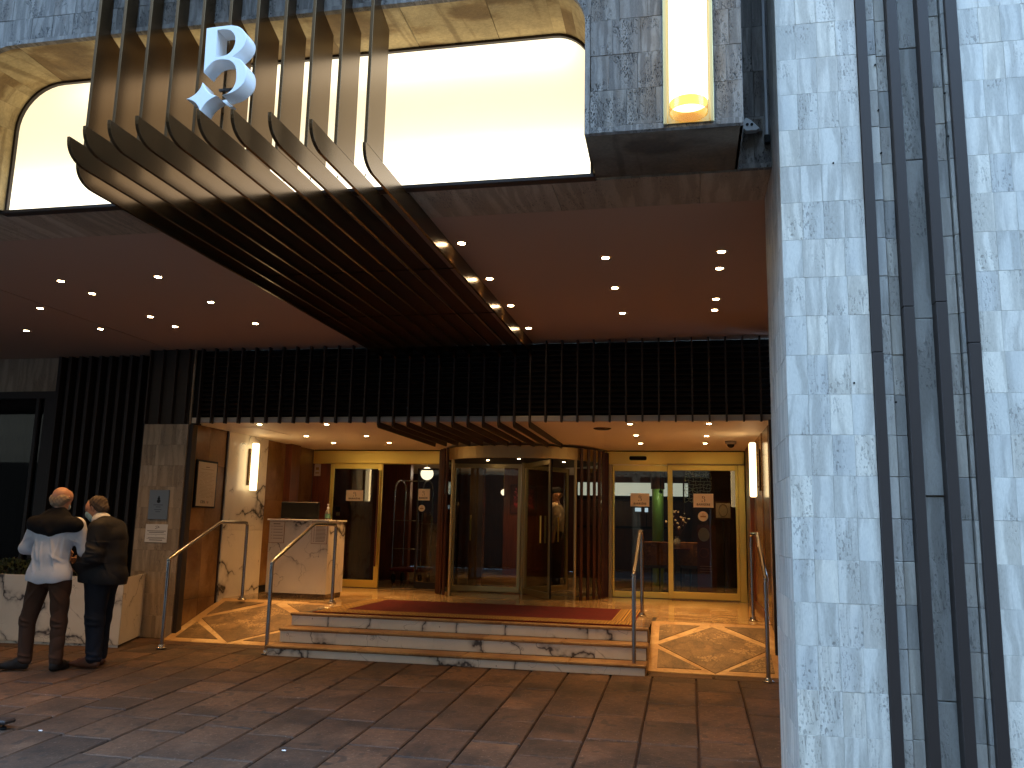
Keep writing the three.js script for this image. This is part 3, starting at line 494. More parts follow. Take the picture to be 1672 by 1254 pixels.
// ================================================================ canopy ceiling, slatted band, fins
const FX = (k) => -3.64 + 0.185 * k, FT = 0.02;
{
  const t = structure('canopy_ceiling', 'smooth painted ceiling under the canopy', 'ceiling', [-4, YC, 7.5]);
  part(t, 'ceiling_panel', bx(-6.512, 1.4, YC, YC + 0.06, 5.551, 9.79), M.paint);
  part(t, 'ceiling_panel', bx(-80, -6.528, YC, YC + 0.06, 5.551, 10.04), M.paint);
  part(t, 'slot_back', bx(-6.53, -6.51, YC + 0.03, YC + 0.059, 5.56, 9.79), M.black);
  part(t, 'roof', bx(-80, 3.2, YC + 0.0605, 3.6595, DP + 0.06, 14), M.concreteGrey);
}
{
  const TIP = [4.26, 3.954, 3.85, 3.81, 3.79, 3.79, 3.79, 3.81, 3.87, 3.98, 4.29];
  const END = [12.0, 11.95, 11.92, 11.9, 11.9, 11.9, 11.92, 11.95, 12.0, 12.08, 12.2];
  const t = thing('fin_canopy', 'dark bronze fins sweeping down the facade and under the canopy towards the doors', 'canopy fins', [FX(5), 2.6, 7]);
  for (let k = 0; k < 11; k++) {
    const x = FX(k) - FT / 2, d0 = TIP[k], yb = 3.442, yt = 3.575, pts = [];
    for (let i = 0; i <= 9; i++) { const a = i / 9 * Math.PI / 2; pts.push([d0 + 0.16 * (1 - Math.cos(a)) ** 1.2, yt - (yt - yb) * Math.sin(a)]); }
    pts.push([9.52, yb], [9.57, yb - 0.012], [9.594, yb - 0.04], [9.594, 3.4], [9.66, 3.4], [9.66, YC - 0.006], [5.07, YC - 0.006], [5.06, yt - 0.006], [4.98, yt - 0.006], [4.97, yt]);
    const fin = part(t, 'fin', blade(pts, x, FT), M.bronze);
    const up = [[4.306, yt + 0.003], [4.57, yt + 0.003], [4.57, 4.45], [4.412, 4.515], [4.412, 6.8], [4.306, 6.8]];
    part(fin, 'upright_blade', blade(up, x, FT), M.bronze);
    part(fin, 'wall_slat', blade([[9.594, 3.398], [9.66, 3.398], [9.66, 2.634], [9.594, 2.634]], x, FT), M.bronzeDark);
    const e = END[k];
    part(fin, 'porch_blade', blade([[9.594, 2.632], [9.594, 2.6], [9.61, 2.575], [9.64, 2.566], [e - 0.02, 2.566], [e, 2.634], [9.67, 2.634]], x, FT), M.bronzeDark);
    if (k < 10) for (const d of [4.75]) { const g = rod([x + FT + 0.001, 3.578, d], [x + FT + 0.001, 3.592, d], 0.004, 6); part(fin, 'fixing_bolt', g, M.black); }
  }
  for (const d of [6.6, 8.1]) part(t, 'cross_rod', rod([FX(0), 3.55, d], [FX(10), 3.55, d], 0.005, 6), M.black);
  // the slatted band over the porch: the other slats and the louvre blades behind them
  const b = thing('slatted_fascia', 'dark slatted band with louvres between the canopy and the porch', 'fascia', [-2.8, 2.62, 9.7]);
  for (let k = -17; k <= 25; k++) { if (k >= 0 && k <= 10) continue; const x = FX(k) - FT / 2; if (x > 1.2) break; part(b, 'slat', blade([[9.594, YC - 0.006], [9.66, YC - 0.006], [9.66, 2.628], [9.594, 2.628]], x, FT), M.bronzeDark); }
  for (let r = 0; r < 13; r++) { const y = 2.76 + r * 0.062, g = bx(-6.1, 1.3, -0.003, 0.003, -0.032, 0.032); g.rotateX(0.6); g.translate(0, y, -9.72); part(b, 'louvre_blade', uvw(g), M.bronzeDark); }
  part(b, 'backing', bx(-6.22, 1.4, 2.712, YC - 0.002, 9.79, 9.85), M.black);
  part(b, 'end_block', bx(-6.19, -6.101, 2.62, YC - 0.002, 9.7, 9.7895), M.black);
  part(b, 'lower_board', cb(-6.1, 0.93, 2.642, 2.7, 9.662, 9.69, 0.003), std({ color: C(0.4, 0.38, 0.36), roughness: 0.6 }));
}
// emblem on the fins
{
  const t = thing('emblem_sign', 'white raised letter emblem with a four pointed star on the bronze fins', 'sign', [-2.65, 3.78, 4.2]);
  const P = ([a, b]) => [-2.65 + a / 1000, 3.78 + b / 1000];        // outlines in millimetres from the foot of the sign
  const smooth = (pts, n = 4) => { const cv = new THREE.CatmullRomCurve3(pts.map(([x, y]) => new THREE.Vector3(x, y, 0)), false, 'centripetal'); return cv.getPoints(pts.length * n).map((v) => [v.x, v.y]); };
  const right = smooth([[29, 542], [81, 526], [120, 490], [136, 446], [127, 405], [100, 369], [58, 336]]);
  const low = smooth([[58, 336], [111, 309], [145, 264], [154, 219], [146, 170], [116, 134], [71, 107], [10, 95]]);
  const back = smooth([[10, 96], [42, 106], [72, 132], [89, 173], [89, 226], [80, 268], [58, 300], [24, 319], [-25, 325], [-66, 316], [-97, 290], [-124, 253]]);
  const counter = smooth([[-60, 522], [-12, 522], [28, 511], [59, 479], [69, 435], [55, 382], [16, 349], [-21, 342]]);
  const letter = [...[[-130, 539], [-56, 542]], ...right, ...low.slice(1), ...back.slice(1)];
  part(t, 'letter', plate(letter.map(P), 4.17, 4.285, [[...counter, ...[[-58, 343]]].map(P)], 0.002), M.signPaint);
  const st = [[-125, 189], [-23, 95], [-125, -1], [-222, 92]], mid = [[-119, 95]][0];
  const arc = (a, b) => { const o = []; for (let i = 0; i < 8; i++) { const s = i / 8, m = [lerp(mid[0], lerp(a[0], b[0], 0.5), 0.42), lerp(mid[1], lerp(a[1], b[1], 0.5), 0.42)]; o.push([0, 1].map((k) => (1 - s) ** 2 * a[k] + 2 * s * (1 - s) * m[k] + s * s * b[k])); } return o; };
  part(t, 'star', plate(st.flatMap((p, i) => arc(p, st[(i + 1) % 4])).map(P), 4.17, 4.285, [], 0.002), M.signPaint);
  part(t, 'link_bar', plate([[-36, 102], [-6, 106], [45, 60], [22, 56]].map(P), 4.24, 4.28, [], 0.001), M.signPaint);
  for (const y of [4.2, 3.98]) part(t, 'fixing_rail', cb(-2.74, -2.54, y - 0.008, y + 0.008, 4.286, 4.304, 0.002), M.bronzeDark);
}
// recessed downlights
{
  const ord = ['first', 'second', 'third', 'fourth'];
  const trim = new THREE.LatheGeometry([[0.029, -0.001], [0.034, -0.004], [0.044, -0.004], [0.047, -0.0005]].map(([a, b]) => new THREE.Vector2(a, b)), 24), lens = new THREE.CylinderGeometry(0.0285, 0.0285, 0.003, 24);
  const lamp = (label, group, x, y, d, I, ang, sz = 1) => {
    const t = thing('downlight', label, 'downlight', [x, y, d], { group });
    const a = shade(new THREE.Mesh(trim, M.steel)); a.name = 'trim_ring'; a.scale.set(sz, 1, sz); t.add(a);
    const b = shade(new THREE.Mesh(lens, M.lens)); b.name = 'lens'; b.position.y = -0.0025; b.scale.set(sz, 1, sz); t.add(b);
    const s = new THREE.SpotLight(WARM, I, 0, ang, 1, 2); s.position.set(x, y - 0.008, -d); s.target.position.set(x, 0, -d); s.castShadow = true; s.shadow.radius = 1.4; scene.add(s, s.target);
  };
  const rows = [[-1.70, [6.11, 7.07, 8.0, 8.97], 'right beside the fins'], [-0.63, [6.62, 7.5, 8.43], 'midway between fins and pillar'], [0.28, [6.59, 7.03, 8.0, 8.41], 'closest to the pale pillar'],
    [-4.68, [6.62, 7.5, 8.41], 'left of the fins, nearest to them'], [-5.69, [6.62, 7.05, 7.98, 8.44], 'just right of the ceiling slot'], [-6.66, [7.5, 8.45], 'just left of the ceiling slot'], [-7.64, [8.43], 'farthest left in the ceiling']];
  for (const [x, ds, where] of rows) ds.forEach((d, i) => lamp(ds.length > 1 ? `canopy downlight, ${ord[i]} from the street in the row ${where}` : `canopy downlight ${where}, over the men`, 'canopy downlights', x, YC, d, SPOT_CANOPY, 0.8));
  const porch = [[-5.31, [9.83, 11.2, 12.16], 'nearest the left porch wall'], [-4.41, [9.85, 11.2, 12.15], 'above the left end of the carpet'], [-0.655, [9.93, 11.14, 12.19], 'above the right end of the carpet'], [0.243, [9.91, 11.22, 12.18], 'nearest the right porch wall']];
  for (const [x, ds, where] of porch) ds.forEach((d, i) => lamp(`porch downlight, ${ord[i]} from the street in the row ${where}`, 'porch downlights', x, 2.64, d, SPOT_PORCH, 0.72, 0.95));
}

// ================================================================ left wing: stone pier, slatted wall, window, planter
{
  const t = thing('stone_pier', 'narrow travertine pier carrying a plaque and a notice left of the porch', 'pier', [-6.49, 0, 9.75]);
  part(t, 'core', bx(-6.77, -6.2, -0.02, YC - 0.003, 9.65, 9.97), M.dark);
  for (let r = 0, y = 0; y < YC - 0.01; r++, y += 0.262) for (let c = 0; c < 3; c++) { const o = r % 2 ? 0.05 : 0, xs = [-6.795, -6.6 + o, -6.39 + o, -6.175]; part(t, 'stone_tile', cb(xs[c] + 0.0006, xs[c + 1] - 0.0006, y + 0.0008, Math.min(y + 0.2612, YC - 0.004), 9.62 + (y > 2.4 ? 0.045 : 0), 9.69, 0.0012), M.travWarm[(r * 2 + c) % 3]); }
  part(t, 'left_return', cb(-6.796, -6.772, 0, YC - 0.004, 9.691, 9.97, 0.001), M.travWarm[1]);
  part(t, 'metal_edge', cb(-6.1735, -6.118, 0, 2.62, 9.64, 9.75, 0.003), M.bronzeDark);
  const plaque = thing('hotel_plaque', 'blue grey metal plaque with a dark emblem on the stone pier', 'plaque', [-6.485, 1.425, 9.61]);
  part(plaque, 'plate', cb(-6.622, -6.347, 1.424, 1.789, 9.604, 9.618, 0.003), std({ color: C(0.2, 0.23, 0.27), metalness: 0.4, roughness: 0.4 }));
  part(plaque, 'engraving', printed([-6.617, 1.429, 9.6028], [-6.352, 1.429, 9.6028], [-6.352, 1.784, 9.6028], [-6.617, 1.784, 9.6028]), canvasMat(192, 256, (g, w, h) => {
    g.fillStyle = '#78838f'; g.fillRect(0, 0, w, h); g.fillStyle = '#141518';
    for (const [x, y, a, b] of [[96, 62, 7, 12], [96, 76, 13, 14], [96, 98, 18, 17]]) { g.beginPath(); g.ellipse(x, y, a, b, 0, 0, 7); g.fill(); }
    g.font = 'bold 13px sans-serif'; g.textAlign = 'center'; g.fillStyle = '#3d4550';
    for (const [y, a] of [[134, 96], [152, 46], [176, 70], [194, 44]]) for (let x = 96 - a / 2; x < 96 + a / 2; x += 8) g.fillRect(x, y - 6, 5, 7);
  }, { roughness: 0.4, metalness: 0.3 }));
  const note = thing('wall_notice', 'white printed notice under the plaque on the stone pier', 'notice', [-6.485, 1.14, 9.61]);
  part(note, 'board', cb(-6.638, -6.333, 1.142, 1.364, 9.612, 9.6185, 0.001), M.white);
  part(note, 'print', printed([-6.637, 1.143, 9.611], [-6.334, 1.143, 9.611], [-6.334, 1.363, 9.611], [-6.637, 1.363, 9.611]), canvasMat(256, 192, (g, w, h) => {
    g.fillStyle = '#d6d4d2'; g.fillRect(0, 0, w, h); g.strokeStyle = '#222'; g.fillStyle = '#222'; g.lineWidth = 4;
    g.beginPath(); g.moveTo(112, 22); g.lineTo(140, 18); g.lineTo(158, 30); g.lineTo(138, 40); g.lineTo(124, 34); g.stroke(); g.fillRect(110, 44, 18, 5); g.fillRect(150, 26, 9, 8);
    for (const [y, a, hh] of [[68, 214, 7], [84, 170, 7], [106, 214, 3], [122, 8, 3], [140, 180, 5], [150, 212, 4], [164, 150, 9]]) for (let x = 128 - a / 2; x < 128 + a / 2; x += 11) g.fillRect(x, y, 9, hh);
  }));
}
{
  const t = thing('slatted_wall', 'dark vertical slat wall behind the two standing men', 'slat wall', [-7.6, 0.4, 10]);
  part(t, 'backing', bx(-8.42, -6.8, 0, YC - 0.003, 10.0, 10.1), M.black);
  for (let x = -8.4; x < -6.82; x += 0.155) part(t, 'slat', cb(x, x + 0.05, 0.3, YC - 0.003, 9.9, 9.998, 0.003), M.bronzeDark);
  const w = thing('dark_window', 'large dark window with a metal frame at the far left', 'window', [-9.2, 0.7, 10.05]);
  part(w, 'frame', plate([[-11, 0.6], [-8.43, 0.6], [-8.43, 3.12], [-11, 3.12]], 9.96, 10.06, [[[-10.9, 0.7], [-8.6, 0.7], [-8.6, 3.02], [-10.9, 3.02]]], 0.004), M.bronzeDark);
  part(w, 'pane', bx(-10.9, -8.6, 0.7, 3.02, 10.02, 10.028), M.glassDark);
  part(w, 'mullion', cb(-8.75, -8.7, 0.7, 3.02, 9.98, 10.018, 0.003), M.bronzeDark);
  const b = thing('window_surround', 'brown stone wall above and below the dark window', 'wall', [-9.2, 0, 10.1]);
  for (let k = 0; k < 4; k++) part(b, 'stone_slab', cb(-11 + k * 0.642, -10.36 + k * 0.642, 3.122, YC - 0.003, 9.98, 10.08, 0.002), M.travWarm[k % 3]);
  part(b, 'lower_wall', bx(-11, -8.43, -0.02, 0.598, 9.98, 10.1), M.travWarm[1]);
  part(b, 'room_wall', bx(-11, -6.9, 0, 3.6, 12.4, 12.5), M.dark);
  part(b, 'room_ceiling', bx(-11, -6.9, 3.2, 3.3, 10.13, 12.39), M.dark); part(b, 'room_wall', bx(-11.2, -11.01, 0, 3.6, 10.13, 12.5), M.dark); part(b, 'street_wall', bx(-80, -11.005, -0.02, YC - 0.003, 9.98, 10.12), M.travWarm[1]); part(b, 'room_floor', bx(-11, -6.9, 0.0, 0.1, 10.13, 12.39), M.dark);
  const p = thing('marble_planter', 'white marble planter with grey veins behind the two men', 'planter', [-7.7, 0, 9.2]);
  const A = [-6.28, 8.79], B = [-6.57, 9.6], L = [-10.4, 8.5], LB = [-10.4, 9.6];
  const wall = (q, y0, y1, m, nm) => part(p, nm, slabPlan(q, y0, y1, 0.002), m);
  const f = (s, o) => [lerp(A[0], L[0], s), lerp(A[1], L[1], s) + o];
  const cuts = [0, 0.36, 0.7, 1];
  for (let i = 0; i < 3; i++) wall([f(cuts[i] + 0.0005, 0), f(cuts[i + 1] - 0.0005, 0), f(cuts[i + 1] - 0.0005, 0.03), f(cuts[i] + (i ? 0.0005 : 0.008), 0.03)], 0.022, 0.76, M.planter, 'front_slab');
  wall([[A[0] - 0.001, A[1] + 0.003], [A[0] - 0.034, A[1] + 0.034], [B[0] - 0.03, B[1]], [B[0], B[1]]], 0.022, 0.76, M.marbleBig, 'side_slab');
  wall([f(0.003, 0.012), f(1, 0.012), f(1, 0.03), f(0.008, 0.03)], -0.01, 0.021, M.marble, 'plinth');
  wall([f(0.016, 0.031), f(1, 0.031), LB, [B[0] - 0.04, B[1] - 0.002]], 0.6, 0.68, std({ map: T.umber, color: C(0.2, 0.17, 0.14), roughness: 1 }), 'soil');
  { const g = new THREE.CylinderGeometry(0.012, 0.012, 0.004, 16); g.rotateX(Math.PI / 2); const c = f(0.25, -0.001); g.translate(c[0], 0.335, -c[1]); part(p, 'cable_hole', uvw(g), M.black); }
  // dark shrubs in the planter
  const leafMat = tints(phy({ roughness: 0.55, transmission: 0.2, thickness: 0 }), [[0.04, 0.07, 0.03], [0.055, 0.085, 0.035], [0.035, 0.055, 0.03]]);
  const leaf = (s) => { const g = new THREE.BufferGeometry(); g.setAttribute('position', new THREE.Float32BufferAttribute([0, 0, 0, 0.35 * s, 0.5 * s, 0.04 * s, 0, s, -0.06 * s, 0, 0, 0, 0, s, -0.06 * s, -0.35 * s, 0.5 * s, 0.04 * s], 3)); return g; };
  const shrub = (x, d, h, label) => {
    const s = thing('shrub', label, 'shrub', [x, 0.66, d], { group: 'dark shrubs in the planter' }), gs = [[], [], []];
    for (let i = 0; i < 460; i++) { const a = rr(0, 6.283), r = Math.sqrt(rnd()) * 0.24, y = rr(0.02, h) * (1 - r * 0.8), g = leaf(rr(0.03, 0.06)); g.rotateX(rr(-1.2, 1.2)); g.rotateY(rr(0, 6.28)); g.rotateZ(rr(-0.8, 0.8)); g.translate(x + r * Math.cos(a), 0.67 + y, -d + r * Math.sin(a)); gs[i % 3].push(g); }
    const all = part(s, 'foliage', uvw(mergeGeometries(gs[0])), leafMat[0]); part(all, 'foliage_tone', uvw(mergeGeometries(gs[1])), leafMat[1]); part(all, 'foliage_tone', uvw(mergeGeometries(gs[2])), leafMat[2]);
    for (let i = 0; i < 5; i++) { const a = i * 1.26; part(s, 'stem', rod([x, 0.66, d], [x + 0.12 * Math.cos(a), 0.66 + h * 0.7, d + 0.12 * Math.sin(a)], 0.005, 5), M.woodDark); }
  };
  shrub(-7.62, 9.15, 0.3, 'low dark shrub in the planter left of the man in the white shirt');
  shrub(-8.1, 9.1, 0.24, 'low dark shrub at the left edge of the picture in the planter');
  shrub(-6.95, 9.2, 0.14, 'low dark shrub in the planter between the two men');
}

// ================================================================ porch walls and ceiling
{
  const c = structure('porch_ceiling', 'cream painted porch ceiling with recessed lamps', 'ceiling', [-2.6, 2.64, 11.6]);
  part(c, 'ceiling_panel', bx(-6.3, 1.05, 2.64, 2.71, 9.691, 13.9), M.paintPorch);
  const vent = thing('ceiling_vent', 'small dark round vent in the porch ceiling left of the sliding door lamps', 'vent', [-1.02, 2.64, 10.35]);
  part(vent, 'rim', ring(-1.02, 2.639, 10.35, [[0.0, -0.006], [0.07, -0.006], [0.095, -0.012], [0.11, -0.004], [0.11, 0.0]]), M.bronze);
  const hatch = thing('ceiling_hatch', 'flush ceiling hatch with a thin frame above the left sconce', 'hatch', [-5.72, 2.64, 10.6]);
  part(hatch, 'panel', cb(-5.98, -5.5, 2.634, 2.639, 10.1, 11.1, 0.001), M.paintPorch);
  const lw = thing('left_porch_wall', 'porch side wall of brown stone and veined marble on the left', 'wall', [-6.2, 0, 11.5]);
  part(lw, 'wall_core', bx(-6.35, -6.2, 0, 2.7, 9.76, 13.6), M.dark);
  for (const [d0, d1] of [[9.76, 10.16], [10.161, 10.565]]) for (const [y0, y1] of [[-0.02, 0.44], [0.441, 1.3], [1.301, 2.14], [2.141, 2.639]]) part(lw, 'stone_slab', cb(-6.2, -6.18, y0, y1 - 0.0008, d0 + 0.0008, d1, 0.0012), M.onyx[Math.floor(rnd() * 3)]);
  part(lw, 'metal_edge', cb(-6.2, -6.165, 0.2, 2.639, 10.566, 10.59, 0.002), M.bronzeDark);
  part(lw, 'marble_slab', cb(-6.2, -6.15, 0.3, 1.3, 10.591, 11.7, 0.003), M.marbleBig);
  part(lw, 'marble_slab', cb(-6.2, -6.15, 1.301, 2.639, 10.591, 11.7, 0.003), M.marbleBig);
  part(lw, 'stone_slab', cb(-6.2, -6.185, 0.395, 1.75, 11.702, 12.34, 0.002), M.onyx[2]);
  part(lw, 'stone_slab', cb(-6.2, -6.185, 1.751, 2.639, 11.702, 12.34, 0.002), M.onyx[0]);
  part(lw, 'wood_column', cb(-6.2, -6.08, FY, 2.639, 12.342, 12.66, 0.004), M.wood);
  part(lw, 'stone_slab', cb(-6.2, -6.17, FY, 2.639, 12.662, 13.33, 0.002), M.onyx[1]);
  part(lw, 'skirting', cb(-6.184, -6.165, FY, FY + 0.1, 11.703, 12.34, 0.002), M.black);
  const rw = thing('right_porch_wall', 'porch side wall of wood and stone behind the right handrail', 'wall', [0.95, 0, 11.5]);
  part(rw, 'wall_core', bx(0.93, 1.1, 0, 2.7, 9.6, 13.6), M.dark);
  for (const [y0, y1] of [[-0.02, 0.9], [0.901, 1.8], [1.801, 2.639]]) part(rw, 'stone_slab', cb(0.905, 0.93, y0, y1 - 0.001, 9.62, 10.1, 0.002), M.travWarm[1]);
  part(rw, 'metal_edge', cb(0.87, 0.93, 0, 2.639, 9.56, 9.619, 0.003), M.bronzeDark);
  part(rw, 'marble_slab', cb(0.9, 0.93, 0.35, 2.639, 10.101, 10.9, 0.003), M.onyx[0]);
  part(rw, 'stone_slab', cb(0.89, 0.93, FY, 2.639, 10.901, 12.3, 0.002), M.onyx[2]);
  part(rw, 'wood_column', cb(0.84, 0.93, FY, 2.639, 12.301, 13.1, 0.004), M.wood);
  part(rw, 'skirting', cb(0.872, 0.8895, FY, FY + 0.1, 10.902, 12.3, 0.002), M.wood);
  part(rw, 'side_wall', bx(1.15, 1.3, -0.3, YC - 0.003, 5.57, 9.59), M.travWarm[0]);
  const poster = thing('framed_menu', 'tall framed menu sheet on the left porch wall', 'frame', [-6.16, 1.58, 10.1]);
  const fr = blade([[9.86, 1.585], [10.345, 1.585], [10.345, 2.195], [9.86, 2.195]], -6.179, 0.03); part(poster, 'frame', fr, M.black);
  part(poster, 'sheet', printed([-6.147, 1.605, 9.885], [-6.147, 1.605, 10.32], [-6.147, 2.17, 10.32], [-6.147, 2.17, 9.885]), canvasMat(192, 256, (g, w, h) => {
    g.fillStyle = '#b9aa92'; g.fillRect(0, 0, w, h); g.fillStyle = '#5a3a24'; g.fillRect(76, 26, 40, 4); g.fillRect(30, 40, 132, 1.5); g.fillStyle = '#8d7a62';
    for (let y = 60; y < 205; y += 8) for (let x = 24 + (y % 3) * 6; x < 165; x += 13) if (rnd() < 0.85) g.fillRect(x, y, 10, 2.2);
    g.fillStyle = '#1c1210'; g.font = 'bold 24px sans-serif'; g.fillText('CRN', 44, 240); g.fillStyle = '#a01818'; g.fillText('/', 104, 240); g.fillStyle = '#1c1210'; g.fillText('v', 116, 240);
  }, { roughness: 0.3 }));
  const sconce = (label, x, d, s) => {
    const t = thing('wall_sconce', label, 'wall sconce', [x, 1.85, d], { group: 'glowing porch sconces' });
    part(t, 'back_plate', cb(Math.min(x, x + 0.03 * s), Math.max(x, x + 0.03 * s), 1.93, 2.45, d - 0.03, d + 0.03, 0.004), M.bronze);
    for (const y of [1.98, 2.38]) part(t, 'bracket', rod([x + 0.03 * s, y, d], [x + 0.06 * s, y, d], 0.01, 8), M.bronze);
    const a = x + 0.055 * s, b = x + 0.135 * s; part(t, 'diffuser', cb(Math.min(a, b), Math.max(a, b), 1.855, 2.53, d - 0.045, d + 0.045, 0.012), M.sconce);
    { const l = new THREE.RectAreaLight(C(1, 0.66, 0.3), SCONCE * 5, 0.09, 0.66); l.position.set(x + 0.137 * s, 2.19, -d); l.lookAt(x + 5 * s, 2.19, -d); scene.add(l); }
  };
  sconce('glowing upright wall sconce on the veined marble at the left', -6.149, 11.15, 1);
  sconce('glowing upright wall sconce beside the right sliding doors', 0.889, 11.0, -1);
  const dome = thing('dome_camera', 'small dark dome camera on the porch ceiling near the right sconce', 'camera', [0.577, 2.64, 11.9]);
  part(dome, 'mount', ring(0.577, 2.6395, 11.9, [[0.0, 0], [0.075, 0], [0.075, -0.03], [0.06, -0.042], [0, -0.042]]), std({ color: C(0.3, 0.25, 0.2), roughness: 0.5 }));
  part(dome, 'dome', ring(0.577, 2.597, 11.9, [[0.05, 0], [0.047, -0.02], [0.036, -0.036], [0.018, -0.046], [0.0001, -0.048]]), M.black);
}
// reception desk and what stands on it
{
  const t = thing('reception_desk', 'white veined marble reception desk on the porch with two notices', 'desk', [-5.25, FY, 11.2]);
  part(t, 'front_slab', cb(-5.7, -4.815, FY + 0.07, 1.445, 11.03, 11.06, 0.003), M.marbleBig);
  part(t, 'side_slab', cb(-5.7, -5.672, FY + 0.07, 1.445, 11.0602, 11.6, 0.003), M.marbleBig);
  part(t, 'side_slab', cb(-4.843, -4.815, FY + 0.07, 1.445, 11.0602, 11.6, 0.003), M.marbleBig);
  part(t, 'counter_top', cb(-5.72, -4.8, 1.446, 1.466, 11.0, 11.62, 0.003), M.marble);
  part(t, 'plinth', cb(-5.69, -4.83, FY + 0.001, FY + 0.069, 11.05, 11.58, 0.003), M.umber[1]);
  const sheet = (label, x0, x1, y0, y1) => {
    const n = thing('desk_notice', label, 'notice', [(x0 + x1) / 2, y0, 11.02]);
    part(n, 'board', cb(x0 - 0.006, x1 + 0.006, y0 - 0.006, y1 + 0.006, 11.022, 11.0285, 0.001), std({ color: C(0.25, 0.12, 0.05), roughness: 0.6 }));
    part(n, 'print', printed([x0, y0, 11.0208], [x1, y0, 11.0208], [x1, y1, 11.0208], [x0, y1, 11.0208]), canvasMat(160, 192, (g, w, h) => { g.fillStyle = '#cfc4b6'; g.fillRect(0, 0, w, h); g.fillStyle = '#6b5a4a'; g.fillRect(40, 14, 76, 8); for (let y = 38; y < 176; y += label.includes('left') ? 28 : 12) { g.fillRect(22, y, 7, 6); for (let x = 44; x < 130 + rnd() * 15; x += 11) g.fillRect(x, y, 9, 5); } }));
  };
  sheet('white notice on the left side of the reception desk front', -5.69, -5.47, 1.145, 1.425);
  sheet('white notice on the right side of the reception desk front', -5.06, -4.835, 1.145, 1.435);
  const mon = thing('desk_monitor', 'black monitor seen from behind on the reception desk', 'monitor', [-5.34, 1.466, 11.25]);
  part(mon, 'back_shell', cb(-5.63, -5.06, 1.475, 1.71, 11.2, 11.245, 0.012), M.black);
  part(mon, 'foot', cb(-5.46, -5.22, 1.467, 1.4745, 11.16, 11.36, 0.003), M.black);
  const bot = thing('sanitizer_bottle', 'clear pump bottle with a green label beside the black monitor', 'bottle', [-4.925, 1.466, 11.22]);
  part(bot, 'body', ring(-4.925, 1.467, 11.22, [[0.0, 0], [0.033, 0], [0.036, 0.006], [0.036, 0.1], [0.028, 0.125], [0.013, 0.14], [0.013, 0.155], [0, 0.155]]), phy({ color: C(0.9, 0.9, 0.85), transmission: 0.9, roughness: 0.08, thickness: 0 }));
  part(bot, 'label_band', ring(-4.925, 1.49, 11.22, [[0.0366, 0], [0.0366, 0.06]]), std({ color: C(0.08, 0.2, 0.14), roughness: 0.5 }));
  part(bot, 'pump', ring(-4.925, 1.622, 11.22, [[0.016, 0], [0.016, 0.02], [0.006, 0.022], [0.006, 0.05], [0.018, 0.052], [0.018, 0.064], [0, 0.066]]), M.white);
}

// ================================================================ doors
const cardMat = canvasMat(256, 176, (g, w, h) => {
  g.fillStyle = '#f0e4cc'; g.fillRect(0, 0, w, h); g.fillStyle = '#240c06'; g.strokeStyle = '#240c06';
  g.font = 'bold 38px sans-serif'; g.textAlign = 'center'; g.fillText('BARRIÈRE', 128, 152, 222);
  g.lineWidth = 7; g.beginPath(); g.moveTo(116, 34); g.lineTo(116, 60); g.stroke();
  g.lineWidth = 3; g.beginPath(); g.moveTo(114, 34); g.quadraticCurveTo(146, 30, 144, 50); g.quadraticCurveTo(142, 60, 122, 64); g.stroke();
  g.lineWidth = 7; g.beginPath(); g.moveTo(142, 40); g.quadraticCurveTo(145, 50, 138, 58); g.stroke();
  g.beginPath(); g.moveTo(138, 66); g.quadraticCurveTo(156, 80, 140, 102); g.stroke();
  g.beginPath(); g.moveTo(113, 88); g.lineTo(119, 96); g.lineTo(112, 104); g.lineTo(105, 96); g.fill();
}, { roughness: 0.6 });
const sealMat = canvasMat(128, 128, (g) => { g.fillStyle = '#eadbbd'; g.fillRect(0, 0, 128, 128); g.fillStyle = '#b9905a'; g.fillRect(28, 58, 72, 20); g.fillStyle = '#8a5a2c'; for (let x = 34; x < 94; x += 9) g.fillRect(x, 64, 6, 8); g.strokeStyle = '#b98a50'; g.lineWidth = 4; g.beginPath(); g.arc(64, 40, 12, 0, 7); g.stroke(); }, { roughness: 0.6 });
function doorCard(label, x0, x1, y0, y1, d) {
  const t = thing('door_card', label, 'card', [(x0 + x1) / 2, y0, d]);
  part(t, 'card_back', cb(x0, x1, y0, y1, d - 0.004, d - 0.001, 0.0005), M.white);
  part(t, 'print', printed([x0, y0, d - 0.0055], [x1, y0, d - 0.0055], [x1, y1, d - 0.0055], [x0, y1, d - 0.0055]), cardMat);
}
function doorSeal(label, x, y, r, d) {
  const t = thing('round_sticker', label, 'sticker', [x, y, d]), g = new THREE.CylinderGeometry(r, r, 0.003, 32); g.rotateX(Math.PI / 2); g.translate(x, y, -(d - 0.003)); part(t, 'disc', uvSmooth(g), M.white);
  const c = new THREE.CircleGeometry(r * 0.98, 32); c.translate(x, y, -(d - 0.0055)); part(t, 'print', c, sealMat);
}
function leaf(name, label, x0, x1, y0, y1, d, m, w, gl = M.glass) {
  const t = thing(name, label, 'door', [(x0 + x1) / 2, y0, d]), [wl, wr, wb, wt] = w, th = 0.045;
  part(t, 'stile', cb(x0, x0 + wl, y0, y1, d, d + th, 0.004), m); part(t, 'stile', cb(x1 - wr, x1, y0, y1, d, d + th, 0.004), m);
  part(t, 'bottom_rail', cb(x0 + wl, x1 - wr, y0, y0 + wb, d + 0.001, d + th - 0.001, 0.004), m); part(t, 'top_rail', cb(x0 + wl, x1 - wr, y1 - wt, y1, d + 0.001, d + th - 0.001, 0.004), m);
  part(t, 'pane', bx(x0 + wl - 0.005, x1 - wr + 0.005, y0 + wb - 0.005, y1 - wt + 0.005, d + 0.018, d + 0.026), gl); return t;
}
